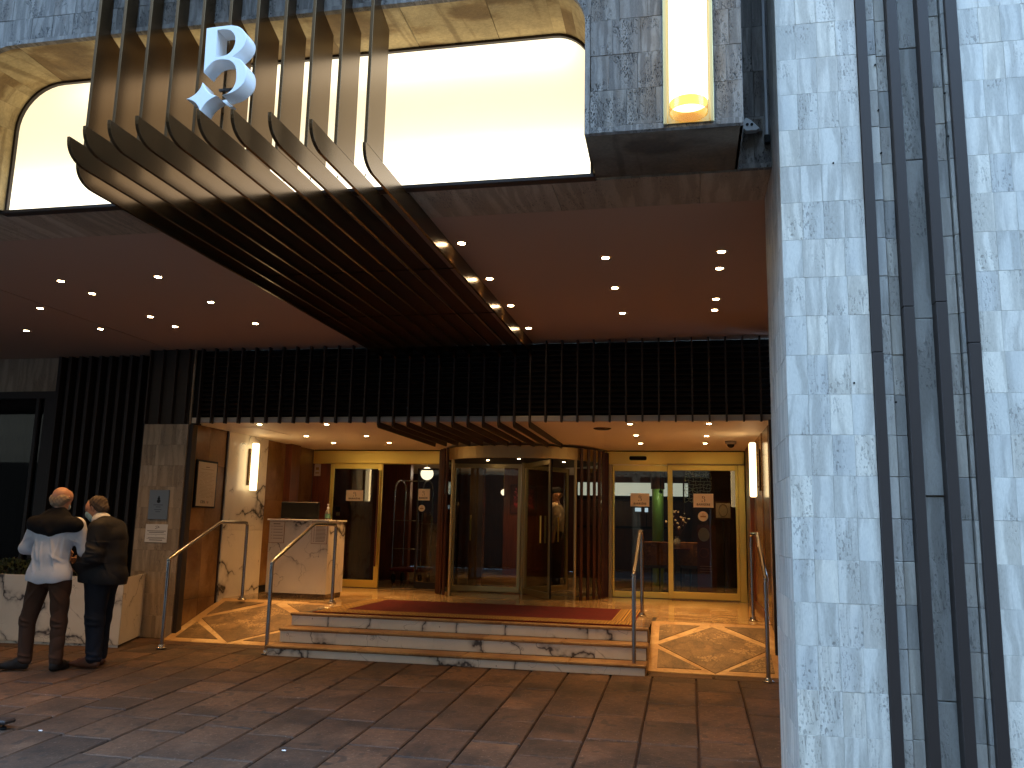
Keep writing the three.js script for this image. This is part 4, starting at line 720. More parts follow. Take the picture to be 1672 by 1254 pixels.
{
  const DD = 13.35;
  const hl = thing('door_header', 'brass header over the left doors', 'header', [-5.1, 2.41, DD]);
  part(hl, 'fascia', cb(-6.165, -3.9, 2.418, 2.622, DD - 0.03, DD + 0.2, 0.004), M.brass); part(hl, 'shadow_gap', bx(-6.16, -3.9, 2.623, 2.639, DD, DD + 0.2), M.black);
  part(hl, 'lip', cb(-6.165, -3.9, 2.408, 2.417, DD - 0.034, DD + 0.1, 0.002), M.brass);
  const jl = thing('door_jamb', 'dark wooden jamb panel left of the open left door', 'jamb', [-6.0, FY, DD]);
  part(jl, 'panel', cb(-6.165, -5.86, FY, 2.407, DD - 0.01, DD + 0.1, 0.003), M.wood);
  const sn = thing('small_notice', 'small pale notice on the wooden jamb by the left door', 'notice', [-6.09, 2.2, DD]);
  part(sn, 'card', cb(-6.14, -6.03, 2.2, 2.4, DD - 0.016, DD - 0.011, 0.001), std({ color: C(0.5, 0.45, 0.36), roughness: 0.6 })); part(sn, 'pictogram', cb(-6.115, -6.06, 2.3, 2.345, DD - 0.019, DD - 0.0165, 0.0005), std({ color: C(0.3, 0.18, 0.06) })); part(sn, 'text_line', cb(-6.12, -6.05, 2.24, 2.26, DD - 0.019, DD - 0.0165, 0.0005), std({ color: C(0.3, 0.18, 0.06) }));
  const dl = leaf('glazed_door', 'closed brass framed glass leaf of the left doors', -5.855, -4.94, FY + 0.008, 2.406, DD, M.brass, [0.06, 0.08, 0.12, 0.08]);
  part(dl, 'pull_bar', rod([-4.985, 0.75, DD - 0.05], [-4.985, 2.3, DD - 0.05], 0.016), M.wood);
  for (const y of [0.85, 2.2]) part(dl, 'pull_bracket', rod([-4.985, y, DD - 0.05], [-4.985, y, DD], 0.008, 8), M.brass);
  const pad = thing('entry_keypad', 'small dark keypad inside the closed left door', 'keypad', [-5.72, 1.6, 13.42]);
  part(pad, 'housing', cb(-5.77, -5.68, 1.62, 1.7, 13.42, 13.45, 0.004), M.black); part(pad, 'card_slot', cb(-5.75, -5.69, 1.55, 1.605, 13.42, 13.44, 0.003), M.brassDull);
  const d2 = leaf('glazed_door', 'glass leaf pushed aside beside the slatted drum', -4.42, -3.95, FY + 0.008, 2.36, 13.62, M.bronzeDark, [0.02, 0.03, 0.1, 0.03]);
  part(d2, 'pull_bar', rod([-4.36, 0.7, 13.58], [-4.36, 1.65, 13.58], 0.01), M.chrome);
  doorCard('cream name card on the closed left door', -5.564, -5.263, 1.796, 1.973, DD + 0.017);
  doorCard('cream name card on the glass leaf beside the drum', -4.42, -4.2, 1.83, 2.02, 13.637);
  doorSeal('small round sticker under the name card beside the drum', -4.33, 1.7, 0.055, 13.637);
  const hr = thing('door_header', 'brass header with a black sensor over the right sliding doors', 'header', [-0.15, 2.41, DD]);
  part(hr, 'fascia', cb(-1.3, 0.84, 2.438, 2.622, DD - 0.03, DD + 0.2, 0.004), M.brass); part(hr, 'shadow_gap', bx(-1.3, 0.87, 2.623, 2.639, DD, DD + 0.2), M.black);
  part(hr, 'track_cover', cb(-1.2, -0.31, 2.422, 2.437, DD - 0.036, DD + 0.1, 0.002), M.brass);
  part(hr, 'track_cover', cb(-0.309, 0.84, 2.42, 2.437, DD - 0.045, DD + 0.1, 0.002), M.brassDull);
  part(hr, 'sensor', cb(-0.888, -0.623, 2.49, 2.55, DD - 0.075, DD - 0.031, 0.014), M.black);
  leaf('sliding_door', 'left leaf of the right brass sliding doors, set back', -1.155, -0.26, FY + 0.006, 2.418, DD + 0.06, M.brass, [0.03, 0.05, 0.09, 0.09]);
  leaf('sliding_door', 'right leaf of the right brass sliding doors, the nearer one', -0.306, 0.739, FY + 0.02, 2.418, DD - 0.02, M.brass, [0.075, 0.04, 0.1, 0.08]);
  part(hr, 'side_post', cb(0.741, 0.84, FY, 2.419, DD - 0.03, DD + 0.12, 0.004), M.brass);
  part(hr, 'side_post', cb(-1.22, -1.157, FY, 2.437, DD - 0.01, DD + 0.12, 0.004), M.brassDull);
  doorCard('cream name card on the left leaf of the right doors', -0.879, -0.59, 1.781, 1.984, DD + 0.077);
  doorCard('cream name card on the right leaf of the right doors', 0.077, 0.374, 1.779, 1.987, DD - 0.003);
  doorSeal('round sticker under the name card on the nearer right leaf', 0.218, 1.647, 0.075, DD - 0.003);
}
// revolving door
{
  const XC = -2.56, DC = 13.35, R = 1.28, at = (r, p) => [XC + r * Math.sin(p), DC - r * Math.cos(p)], rad = Math.PI / 180;
  const arc = (r0, r1, a, b, n) => { const o = []; for (let i = 0; i <= n; i++) o.push(at(r0, lerp(a, b, i / n) * rad)); for (let i = n; i >= 0; i--) o.push(at(r1, lerp(a, b, i / n) * rad)); return o; };
  const slatWood = std({ map: T.wood, color: C(0.3, 0.2, 0.18), roughness: 0.45 });
  const t = thing('revolving_door', 'round revolving door with dark slatted side walls between the doors', 'revolving door', [XC, FY, DC]);
  for (const s of [-1, 1]) {
    for (let k = 0; k < 10; k++) { const a = s * (50.5 + k * 6.4) * rad, g = cb(-0.013, 0.013, FY + 0.002, 2.6, -0.022, 0.022, 0.003); g.rotateY(-a); const q = at(R + 0.05, a); g.translate(q[0], 0, -q[1]); part(t, 'wall_slat', uvw(g), slatWood); }
    part(t, 'curved_pane', slabPlan(s > 0 ? arc(R - 0.012, R - 0.004, 49, 112, 14) : arc(R - 0.012, R - 0.004, -112, -49, 14), FY + 0.05, 2.42, 0.001), M.glass);
    part(t, 'wall_foot', slabPlan(s > 0 ? arc(R - 0.04, R + 0.0, 49, 112, 14) : arc(R - 0.04, R + 0.0, -112, -49, 14), FY + 0.001, FY + 0.05, 0.002), M.brassDull);
    const q = at(R - 0.01, s * 47.5 * rad); part(t, 'edge_post', cyl(q[0], FY + 0.001, 2.42, q[1], 0.022), M.brassDull);
  }
  for (const [a, b] of [[-112, -40], [-39.9, 40], [40.1, 112]]) part(t, 'header_band', slabPlan(arc(R - 0.05, R + 0.01, a, b, 14), 2.421, 2.6, 0.003), M.brassDull);
  { const g = new THREE.CylinderGeometry(R - 0.055, R - 0.055, 0.03, 48); g.translate(XC, 2.46, -DC); part(t, 'drum_ceiling', uvw(g), M.dark); }
  for (const [x, d] of [[-3.05, 12.9], [-2.5, 12.6], [-2.1, 12.85], [-1.9, 13.2]]) part(t, 'ceiling_lens', cyl(x, 2.44, 2.4445, d, 0.018), M.lens);
  part(t, 'centre_post', cyl(XC, FY + 0.004, 2.44, DC, 0.035), M.brassDull);
  for (const a of [29, 149, 269]) {
    const g = (x0, x1, y0, y1, d0, d1, m, nm) => { const b = cb(x0, x1, y0, y1, d0, d1, 0.003); b.rotateY((90 - a) * rad); b.translate(XC, 0, -DC); return part(wing, nm, uvw(b), m); };
    const base = cb(0.04, 1.16, FY + 0.02, FY + 0.1, -0.02, 0.02, 0.003); base.rotateY((90 - a) * rad); base.translate(XC, 0, -DC);
    const wing = part(t, 'wing', uvw(base), M.brassDull);
    g(0.04, 1.16, 2.35, 2.42, -0.02, 0.02, M.brassDull, 'top_rail'); g(0.04, 0.09, FY + 0.1, 2.35, -0.02, 0.02, M.brassDull, 'stile'); g(1.11, 1.16, FY + 0.1, 2.35, -0.02, 0.02, M.brassDull, 'stile');
    g(1.161, 1.2, FY + 0.02, 2.42, -0.006, 0.006, M.black, 'brush_seal'); g(0.085, 1.115, FY + 0.095, 2.355, -0.004, 0.004, M.glass, 'pane');
    g(0.85, 0.87, 1.2, 1.6, -0.05, -0.03, M.brass, 'push_bar');
  }
  part(t, 'floor_ring', slabPlan(arc(R - 0.1, R - 0.06, -180, 179.5, 48), FY + 0.001, FY + 0.005, 0.001), M.brassDull);
}

// ================================================================ lobby behind the doors
{
  const s = structure('lobby', 'dim warm hotel lobby seen through the glass doors', 'interior', [-2.6, FY, 16.5]);
  part(s, 'floor', bx(-7, 2.4, FY - 0.1, FY - 0.002, 13.6, 21), M.cream[1]);
  part(s, 'ceiling', bx(-7, 2.4, 2.72, 2.8, 13.5, 21), M.paintPorch);
  part(s, 'side_wall', bx(-7.1, -7, FY, 2.72, 13.5, 21), M.woodDark); part(s, 'side_wall', bx(1.3, 1.4, FY, 2.72, 13.5, 21), M.woodDark);
  part(s, 'end_wall', bx(-7, 1.3, FY, 2.72, 20.9, 21), M.woodDark);
  part(s, 'front_wall', bx(-7, -6.36, 0, 2.72, 13.62, 13.7), M.dark); part(s, 'front_wall', bx(1.11, 1.3, 0, 2.72, 13.62, 13.7), M.dark);
  part(s, 'front_wall', bx(-7, 1.3, 2.45, 2.64, 13.72, 13.8), M.dark);
  part(s, 'partition', cb(-3.95, -3.05, FY, 2.72, 18.3, 18.4, 0.004), M.wood); part(s, 'partition', cb(-3.05, -2.6, FY, 2.72, 18.1, 18.39, 0.004), M.woodDark);
  part(s, 'partition', cb(-6.99, -5.2, FY, 2.72, 15.6, 15.75, 0.004), M.wood); part(s, 'pilaster', cb(-4.25, -3.98, FY, 2.72, 16.5, 16.7, 0.01), M.onyx[1]);
  part(s, 'partition', cb(0.05, 1.3, FY, 2.72, 16.9, 17.0, 0.004), M.woodDark);
  const lamps = [[-5.0, 2.42, 16.0, 'white globe lamp inside the left doors'], [-4.1, 2.2, 19.0, 'small white globe lamp deep in the lobby']];
  for (const [x, y, d, label] of lamps) {
    const r = y > 2.3 ? 0.125 : 0.07, t = thing('globe_lamp', label, 'lamp', [x, y, d]), g = new THREE.SphereGeometry(r, 24, 16); g.translate(x, y, -d); part(t, 'globe', uvSmooth(g), M.globe); part(t, 'stem', rod([x, y + r * 0.96, d], [x, 2.72, d], 0.008, 8), M.brass);
    const l = new THREE.PointLight(C(1, 0.7, 0.38), 0.8 * LOBBY); l.position.set(x, y, -d); l.shadow.radius = 5; l.castShadow = true; scene.add(l);
  }
  const pend = (x, y, d, label) => { const t = thing('pendant_lamp', label, 'lamp', [x, y, d], { group: 'slim lobby pendants' }); part(t, 'shade', cyl(x, y, y + 0.28, d, 0.035), M.globe); part(t, 'cord', rod([x, y + 0.28, d], [x, 2.72, d], 0.004, 6), M.black); const l = new THREE.PointLight(C(1, 0.62, 0.3), 0.7 * LOBBY); l.position.set(x, y - 0.06, -d); l.castShadow = true; scene.add(l); };
  pend(-4.35, 2.16, 17.2, 'slim pendant lamp seen left in the revolving door'); pend(-1.6, 2.12, 17.4, 'slim pendant lamp seen through the right drum slats'); pend(-1.9, 2.0, 19.4, 'farther slim pendant lamp behind the right drum slats');
  const spot = (x, d, I, label) => { const t = thing('lobby_downlight', label, 'downlight', [x, 2.72, d], { group: 'lobby downlights' }); part(t, 'trim_ring', ring(x, 2.7195, d, [[0.03, -0.001], [0.036, -0.005], [0.046, -0.005], [0.05, 0]]), M.steel); part(t, 'lens', cyl(x, 2.7155, 2.7185, d, 0.029), M.lens); const l = new THREE.SpotLight(C(1, 0.55, 0.22), I, 0, 0.8, 1, 2); l.position.set(x, 2.705, -d); l.target.position.set(x, 0, -d); l.castShadow = true; scene.add(l, l.target); };
  spot(-0.3, 14.75, 6, 'lobby ceiling lamp above the round table'); spot(-2.3, 14.75, 2.2, 'lobby ceiling lamp above the person in the cap'); spot(-3.5, 17.7, 4, 'lobby ceiling lamp before the flower picture'); spot(0.5, 14.1, 1.4, 'lobby ceiling lamp above the red banner');
  const bar = thing('lit_bar_fascia', 'wide glowing white bulkhead above the lobby bar', 'light panel', [-1.3, 2.1, 18.5]);
  for (const [a, b] of [[-2.35, -1.72], [-1.62, 0.0]]) part(bar, 'lit_panel', cb(a, b, 2.14, 2.42, 18.5, 18.6, 0.01), M.lobbyBand);
  part(bar, 'soffit', cb(-2.4, 0.03, 2.06, 2.14, 18.49, 19.2, 0.004), M.black); part(bar, 'head', cb(-2.4, 0.03, 2.421, 2.71, 18.49, 18.7, 0.004), M.woodDark);
  { const l = new THREE.RectAreaLight(C(0.9, 1, 0.85), 0.6, 1.6, 0.26); l.position.set(-0.8, 2.28, -18.49); l.lookAt(-0.8, 2.28, 0); scene.add(l); }
  const cnt = thing('bar_counter', 'dark bar counter below the glowing bulkhead', 'counter', [-1.3, FY, 18.6]);
  part(cnt, 'front', cb(-2.4, -0.1, FY, 1.45, 18.7, 18.8, 0.01), M.woodDark); part(cnt, 'top', cb(-2.42, -0.08, 1.451, 1.5, 18.65, 19.1, 0.008), M.black);
  [[-1.14, 1.82, 0.13, 0.08, 'wide'], [-0.93, 1.81, 0.07, 0.09, 'narrow'], [-0.76, 1.55, 0.14, 0.24, 'tall blue']].forEach(([x, y, w, h, k]) => { const t = thing('bar_screen', `${k} lit screen behind the bar counter`, 'screen', [x, y, 18.9]); part(t, 'face', cb(x, x + w, y, y + h, 18.9, 18.905, 0.001), M.screen); part(t, 'case', cb(x - 0.008, x + w + 0.008, y - 0.008, y + h + 0.008, 18.906, 18.93, 0.003), M.black); part(t, 'arm', cb(x + w / 2 - 0.01, x + w / 2 + 0.01, 1.5, y - 0.008, 18.91, 18.925, 0.002), M.black); });
  const col = thing('green_column', 'pale green round column in the lobby', 'column', [-0.55, FY, 16.6]); part(col, 'shaft', cyl(-0.57, FY, 2.2, 16.6, 0.11), std({ color: C(0.2, 0.3, 0.09), roughness: 0.35 })); part(col, 'cap', cyl(-0.57, 2.2, 2.72, 16.6, 0.13), M.woodDark);
  { const l = new THREE.PointLight(C(0.8, 1, 0.5), 0.16); l.position.set(-0.5, 2.05, -16.2); l.castShadow = true; scene.add(l); part(col, 'spot_head', cb(-0.53, -0.47, 2.1, 2.16, 16.17, 16.23, 0.01), M.black); part(col, 'spot_arm', cb(-0.51, -0.49, 2.161, 2.72, 16.19, 16.21, 0.002), M.black); }
  // pierced screen: a net of bars like cracked glaze
  const net = thing('pierced_screen', 'pale pierced lattice screen in the lobby behind the right door', 'screen', [0.2, 1.95, 16.7]), gs = [], N = 7;
  const node = []; for (let j = 0; j <= N + 2; j++) for (let i = 0; i <= N; i++) node.push([lerp(-0.05, 0.42, i / N) + rr(-0.025, 0.025), lerp(1.98, 2.56, j / (N + 2)) + ((i + j) % 2 ? 0.016 : -0.016) + rr(-0.016, 0.016)]);
  for (let j = 0; j <= N + 2; j++) for (let i = 0; i <= N; i++) { const a = node[j * (N + 1) + i]; if (i < N) gs.push(rod([...a, 16.7], [...node[j * (N + 1) + i + 1], 16.7], 0.005, 5)); if (j < N + 2 && (i + j) % 2 === 0) gs.push(rod([...a, 16.7], [...node[(j + 1) * (N + 1) + i], 16.7], 0.005, 5)); }
  part(net, 'lattice', mergeGeometries(gs), std({ color: C(0.6, 0.52, 0.36), roughness: 0.5 })); part(net, 'frame', plate([[-0.1, 0.42], [0.5, 0.42], [0.5, 2.7], [-0.1, 2.7]], 16.71, 16.74, [[[-0.07, 0.5], [0.47, 0.5], [0.47, 2.62], [-0.07, 2.62]]], 0.003), M.woodDark);
  // picture of red flowers
  const pic = thing('flower_picture', 'picture of dark red flowers on the lobby wall behind the revolving door', 'picture', [-3.5, 1.6, 18.28]);
  part(pic, 'frame', cb(-3.8, -3.2, 1.72, 2.35, 18.27, 18.298, 0.006), M.woodDark);
  part(pic, 'print', printed([-3.77, 1.75, 18.2685], [-3.23, 1.75, 18.2685], [-3.23, 2.32, 18.2685], [-3.77, 2.32, 18.2685]), canvasMat(128, 128, (g) => { g.fillStyle = '#4a1c0c'; g.fillRect(0, 0, 128, 128); for (let i = 0; i < 220; i++) { g.fillStyle = ['#7a1420', '#a02a38', '#3a0c10', '#c86a70', '#5a2030'][Math.floor(rnd() * 5)]; g.beginPath(); g.ellipse(64 + rr(-48, 48), 60 + rr(-46, 46), rr(3, 9), rr(3, 8), rr(0, 3), 0, 7); g.fill(); } }));
  const cert = thing('framed_certificate', 'framed sheet with an oval crest inside the right sliding door', 'frame', [0.56, 1.6, 14.5]);
  part(cert, 'frame', cb(0.42, 0.7, 1.62, 1.91, 14.5, 14.52, 0.006), M.woodDark); part(cert, 'sheet', cb(0.445, 0.675, 1.645, 1.885, 14.494, 14.4995, 0.001), std({ color: C(0.42, 0.36, 0.26), roughness: 0.6 }));
  { const g = new THREE.TorusGeometry(0.085, 0.004, 6, 40); g.scale(0.8, 1.15, 1); g.translate(0.56, 1.765, -14.491); part(cert, 'oval_line', uvSmooth(g), M.woodDark); } part(cert, 'post', cb(0.55, 0.57, FY, 1.62, 14.505, 14.52, 0.002), M.black); part(cert, 'post_foot', cyl(0.56, FY, FY + 0.02, 14.512, 0.11), M.black);
  const ban = thing('standing_banner', 'dark red standing banner with round marks inside the right door', 'banner', [0.3, FY, 14.3]);
  part(ban, 'cloth', cb(0.13, 0.43, FY + 0.05, 1.52, 14.3, 14.306, 0.001), std({ color: C(0.1, 0.02, 0.012), roughness: 0.7 })); part(ban, 'foot', cb(0.11, 0.45, FY, FY + 0.05, 14.25, 14.36, 0.01), M.black); part(ban, 'mast', rod([0.28, FY + 0.05, 14.32], [0.28, 1.53, 14.32], 0.01, 6), M.steel);
  { const g = new THREE.CylinderGeometry(0.1, 0.1, 0.003, 32); g.rotateX(Math.PI / 2); g.scale(0.9, 1.1, 1); g.translate(0.24, 1.37, -14.297); part(ban, 'pale_disc', uvSmooth(g), std({ color: C(0.36, 0.32, 0.25), roughness: 0.6 })); const h = new THREE.TorusGeometry(0.07, 0.003, 6, 32); h.translate(0.24, 1.08, -14.297); part(ban, 'ring_mark', uvSmooth(h), std({ color: C(0.3, 0.08, 0.04) })); }
  for (const y of [0.86, 0.82, 0.78]) part(ban, 'text_line', cb(0.17, 0.36, y, y + 0.014, 14.296, 14.2995, 0.0005), std({ color: C(0.32, 0.16, 0.1) }));
  // chairs and table
  const chair = (x, d, turn, label) => {
    const t = thing('tub_chair', label, 'chair', [x, FY, d], { group: 'tub chairs at the lobby table' }); t.rotation.y = turn;
    const up = std({ map: T.umber, color: C(0.75, 0.5, 0.28), roughness: 0.8 }), seat = std({ color: C(0.05, 0.06, 0.1), roughness: 0.8 }), n = 16, pts = [];
    const ad = (nm, g, m) => { const o = shade(new THREE.Mesh(g, m)); o.name = nm; t.add(o); };
    for (let i = 0; i <= n; i++) { const a = lerp(-2.0, 2.0, i / n); pts.push(new THREE.Vector2(0.27 * Math.sin(a), 0.25 * Math.cos(a))); } for (let i = n; i >= 0; i--) { const a = lerp(-2.0, 2.0, i / n); pts.push(new THREE.Vector2(0.22 * Math.sin(a), 0.2 * Math.cos(a))); }
    const bg = new THREE.ExtrudeGeometry(new THREE.Shape(pts), { depth: 0.36, bevelEnabled: true, bevelSize: 0.012, bevelThickness: 0.015, bevelSegments: 2 }); bg.rotateX(-Math.PI / 2); const p = bg.attributes.position; for (let i = 0; i < p.count; i++) if (p.getY(i) > 0.2) { p.setX(i, p.getX(i) * 1.08); p.setZ(i, p.getZ(i) * 1.1 - 0.01); if (p.getZ(i) > 0) p.setY(i, p.getY(i) - 0.16); } bg.translate(0, 0.46, 0); ad('backrest', uvw(bg), up);
    const sg = new THREE.CylinderGeometry(0.23, 0.22, 0.1, 28); sg.translate(0, 0.44, 0); ad('seat', uvSmooth(sg), seat); for (const [a, b] of [[-1, -1], [1, -1], [-1, 1], [1, 1]]) { const g = new THREE.CylinderGeometry(0.018, 0.011, 0.4, 8); g.translate(a * 0.16, 0.2, b * 0.15); ad('leg', uvSmooth(g), M.black); }
  };
  chair(-0.56, 15.05, -2.6, 'brown tub chair left of the lobby table'); chair(0.08, 15.25, 2.6, 'brown tub chair right of the lobby table');
  const tb = thing('lobby_table', 'round lobby table between two tub chairs', 'table', [-0.25, FY, 15.1]); part(tb, 'top', cyl(-0.25, 1.11, 1.13, 15.1, 0.3), M.wood); part(tb, 'column', cyl(-0.25, FY + 0.02, 1.11, 15.1, 0.025), M.steel); part(tb, 'foot', cyl(-0.25, FY, FY + 0.02, 15.1, 0.2), M.black);
  const vs = thing('flower_vase', 'vase of pale dried flowers on the lobby table', 'vase', [-0.2, 1.13, 15.1]); part(vs, 'vase', ring(-0.2, 1.131, 15.1, [[0, 0], [0.05, 0], [0.075, 0.06], [0.06, 0.13], [0.035, 0.17], [0.045, 0.2]]), phy({ color: C(0.6, 0.6, 0.55), transmission: 0.6, roughness: 0.1, thickness: 0 }));
  for (let i = 0; i < 26; i++) { const a = rr(0, 6.28), r = rr(0.05, 0.24), y = rr(1.45, 1.78), x = -0.2 + r * Math.cos(a), d = 15.1 + r * Math.sin(a); part(vs, 'flower_stem', rod([-0.2, 1.28, 15.1], [x, y, d], 0.0025, 4), M.woodDark); const g = new THREE.IcosahedronGeometry(rr(0.012, 0.026), 0); g.translate(x, y, -d); part(vs, 'flower_head', uvw(g), std({ color: C(0.6, 0.52, 0.4), roughness: 0.9 })); }
  // luggage trolley
  const lt = thing('luggage_trolley', 'chrome luggage trolley inside the open left door', 'trolley', [-4.95, FY, 15]); part(lt, 'deck', cb(-5.25, -4.62, FY + 0.2, FY + 0.26, 14.7, 15.4, 0.02), M.carpet);
  for (const x of [-5.2, -4.67]) part(lt, 'hoop', pathTube([[x, FY + 0.26, 14.75], [x, 2.15, 14.75], [x, 2.25, 15.05], [x, 2.15, 15.35], [x, FY + 0.26, 15.35]], 0.016, 0.14), M.chrome); part(lt, 'hanger_rail', rod([-5.2, 2.22, 15.05], [-4.67, 2.22, 15.05], 0.013), M.chrome);
  for (const y of [1.0, 1.5]) part(lt, 'side_bar', rod([-5.2, y, 14.75], [-4.67, y, 14.75], 0.008), M.chrome); for (const [x, d] of [[-5.18, 14.8], [-4.69, 14.8], [-5.18, 15.3], [-4.69, 15.3]]) { const g = new THREE.CylinderGeometry(0.08, 0.08, 0.03, 20); g.rotateZ(Math.PI / 2); g.translate(x, FY + 0.08, -d); part(lt, 'wheel', uvSmooth(g), M.black); part(lt, 'wheel_fork', rod([x, FY + 0.08, d], [x, FY + 0.2, d], 0.012, 6), M.chrome); }
}

// ================================================================ people
const cap = (a, b, ra, rb) => ({ a, b, ra, rb }), V3 = (x, y, z) => [x, y, z];
function field(prims, k, wr, cut) {
  return (x, y, z) => {
    let d = 9;
    for (const p of prims) {
      let e;
      if (p.c) { const dx = (x - p.c[0]) / p.r[0], dy = (y - p.c[1]) / p.r[1], dz = (z - p.c[2]) / p.r[2]; e = (Math.sqrt(dx * dx + dy * dy + dz * dz) - 1) * Math.min(...p.r); }
      else {
        const ax = p.b[0] - p.a[0], ay = p.b[1] - p.a[1], az = p.b[2] - p.a[2], L = ax * ax + ay * ay + az * az, t = L ? clamp(((x - p.a[0]) * ax + (y - p.a[1]) * ay + (z - p.a[2]) * az) / L) : 0;
        e = Math.hypot(x - p.a[0] - t * ax, y - p.a[1] - t * ay, z - p.a[2] - t * az) - lerp(p.ra, p.rb, t);
      }
      const kk = p.k ?? k, h = clamp(0.5 + 0.5 * (d - e) / kk); d = d > 8 ? e : lerp(d, e, h) - kk * h * (1 - h);
    }
    if (wr) d += wr(x, y, z); return cut ? Math.max(d, cut(x, y, z)) : d;
  };
}
function skin(f, lo, hi, res) {
  const mc = new MarchingCubes(res, new THREE.MeshBasicMaterial(), false, false, 500000); mc.isolation = 0;
  const h = res / 2, ce = [0, 1, 2].map((k) => (lo[k] + hi[k]) / 2), ex = [0, 1, 2].map((k) => (hi[k] - lo[k]) / 2 / 0.94);
  for (let z = 0; z < res; z++) for (let y = 0; y < res; y++) for (let x = 0; x < res; x++) mc.field[z * res * res + y * res + x] = -f(ce[0] + (x - h) / h * ex[0], ce[1] + (y - h) / h * ex[1], ce[2] + (z - h) / h * ex[2]);
  mc.update();
  let g = new THREE.BufferGeometry(); const n = mc.count, P = new Float32Array(n * 3);
  for (let i = 0; i < n; i++) for (let k = 0; k < 3; k++) P[i * 3 + k] = ce[k] + mc.positionArray[i * 3 + k] * ex[k];
  g.setAttribute('position', new THREE.BufferAttribute(P, 3)); g = mergeVertices(g, 1e-5);
  const p = g.attributes.position, N = new Float32Array(p.count * 3), UV = new Float32Array(p.count * 2), e = 0.003;
  for (let i = 0; i < p.count; i++) { const x = p.getX(i), y = p.getY(i), z = p.getZ(i), v = new THREE.Vector3(f(x + e, y, z) - f(x - e, y, z), f(x, y + e, z) - f(x, y - e, z), f(x, y, z + e) - f(x, y, z - e)).normalize(); N.set([v.x, v.y, v.z], i * 3); UV.set([x + z, y], i * 2); }
  g.setAttribute('normal', new THREE.BufferAttribute(N, 3)); g.setAttribute('uv', new THREE.BufferAttribute(UV, 2));
  const ix = g.index.array, A = new THREE.Vector3(), B = new THREE.Vector3(), Cc = new THREE.Vector3(); let s = 0;
  for (let i = 0; i < Math.min(ix.length, 900); i += 3) { A.fromBufferAttribute(p, ix[i]); B.fromBufferAttribute(p, ix[i + 1]).sub(A); Cc.fromBufferAttribute(p, ix[i + 2]).sub(A); s += B.cross(Cc).dot(new THREE.Vector3(N[ix[i] * 3], N[ix[i] * 3 + 1], N[ix[i] * 3 + 2])); }
  if (s < 0) for (let i = 0; i < ix.length; i += 3) { const q = ix[i + 1]; ix[i + 1] = ix[i + 2]; ix[i + 2] = q; }
  return g;
}
function wear(t, name, prims, k, mat, wr, res = 72, cut = null) {
  const f = field(prims, k, wr, cut), lo = [9, 9, 9], hi = [-9, -9, -9];
  for (const p of prims) for (const [q, r] of p.c ? [[p.c, p.r]] : [[p.a, [p.ra, p.ra, p.ra]], [p.b, [p.rb, p.rb, p.rb]]]) for (let j = 0; j < 3; j++) { lo[j] = Math.min(lo[j], q[j] - r[j] - 0.03); hi[j] = Math.max(hi[j], q[j] + r[j] + 0.03); }
  const m = shade(new THREE.Mesh(skin(f, lo, hi, res), mat)); m.name = name; t.add(m); return m;
}
const skinMat = phy({ color: C(0.5, 0.27, 0.18), roughness: 0.55, bumpMap: T.fine, bumpScale: 0.0004 });
const clothMat = (r, g, b, o = {}) => phy({ specularIntensity: 0.25, color: C(r, g, b), roughness: 0.85, bumpMap: T.cloth, bumpScale: 0.0006, ...o });
const hairMat = (r, g, b) => std({ color: C(r, g, b), roughness: 0.8, bumpMap: T.fine, bumpScale: 0.002 });
// a hand with a palm, four curled fingers and a thumb; o: wrist, f: towards the fingers, s: towards the thumb, n: out of the palm
function hand(o, f, s, n) {
  const at = (a, b, c) => [0, 1, 2].map((i) => o[i] + f[i] * a + s[i] * b + n[i] * c), P = [cap(at(-0.03, 0, 0), at(0.02, 0, 0), 0.026, 0.027), cap(at(0.02, 0.022, 0), at(0.085, 0.028, 0), 0.017, 0.013), cap(at(0.02, 0, 0), at(0.09, 0.003, 0), 0.018, 0.013), cap(at(0.02, -0.02, 0), at(0.085, -0.025, 0), 0.017, 0.012)];
  [[0.03, 0.035, 0.7], [0.01, 0.04, 0.75], [-0.011, 0.037, 0.8], [-0.031, 0.029, 0.85]].forEach(([b, L, c]) => { const p0 = at(0.088, b, 0), p1 = at(0.088 + L * 0.85, b, L * 0.5 * c), p2 = at(0.088 + L * 1.05, b * 0.95, L * 1.35 * c), p3 = at(0.088 + L * 0.8, b * 0.9, L * 2 * c); P.push({ ...cap(p0, p1, 0.0098, 0.009), k: 0.006 }, { ...cap(p1, p2, 0.009, 0.0082), k: 0.005 }, { ...cap(p2, p3, 0.0082, 0.007), k: 0.005 }); });
  P.push({ ...cap(at(0.015, 0.022, 0.004), at(0.05, 0.052, 0.018), 0.0135, 0.0115), k: 0.012 }, { ...cap(at(0.05, 0.052, 0.018), at(0.085, 0.05, 0.036), 0.0112, 0.0085), k: 0.005 });
  return P;
}
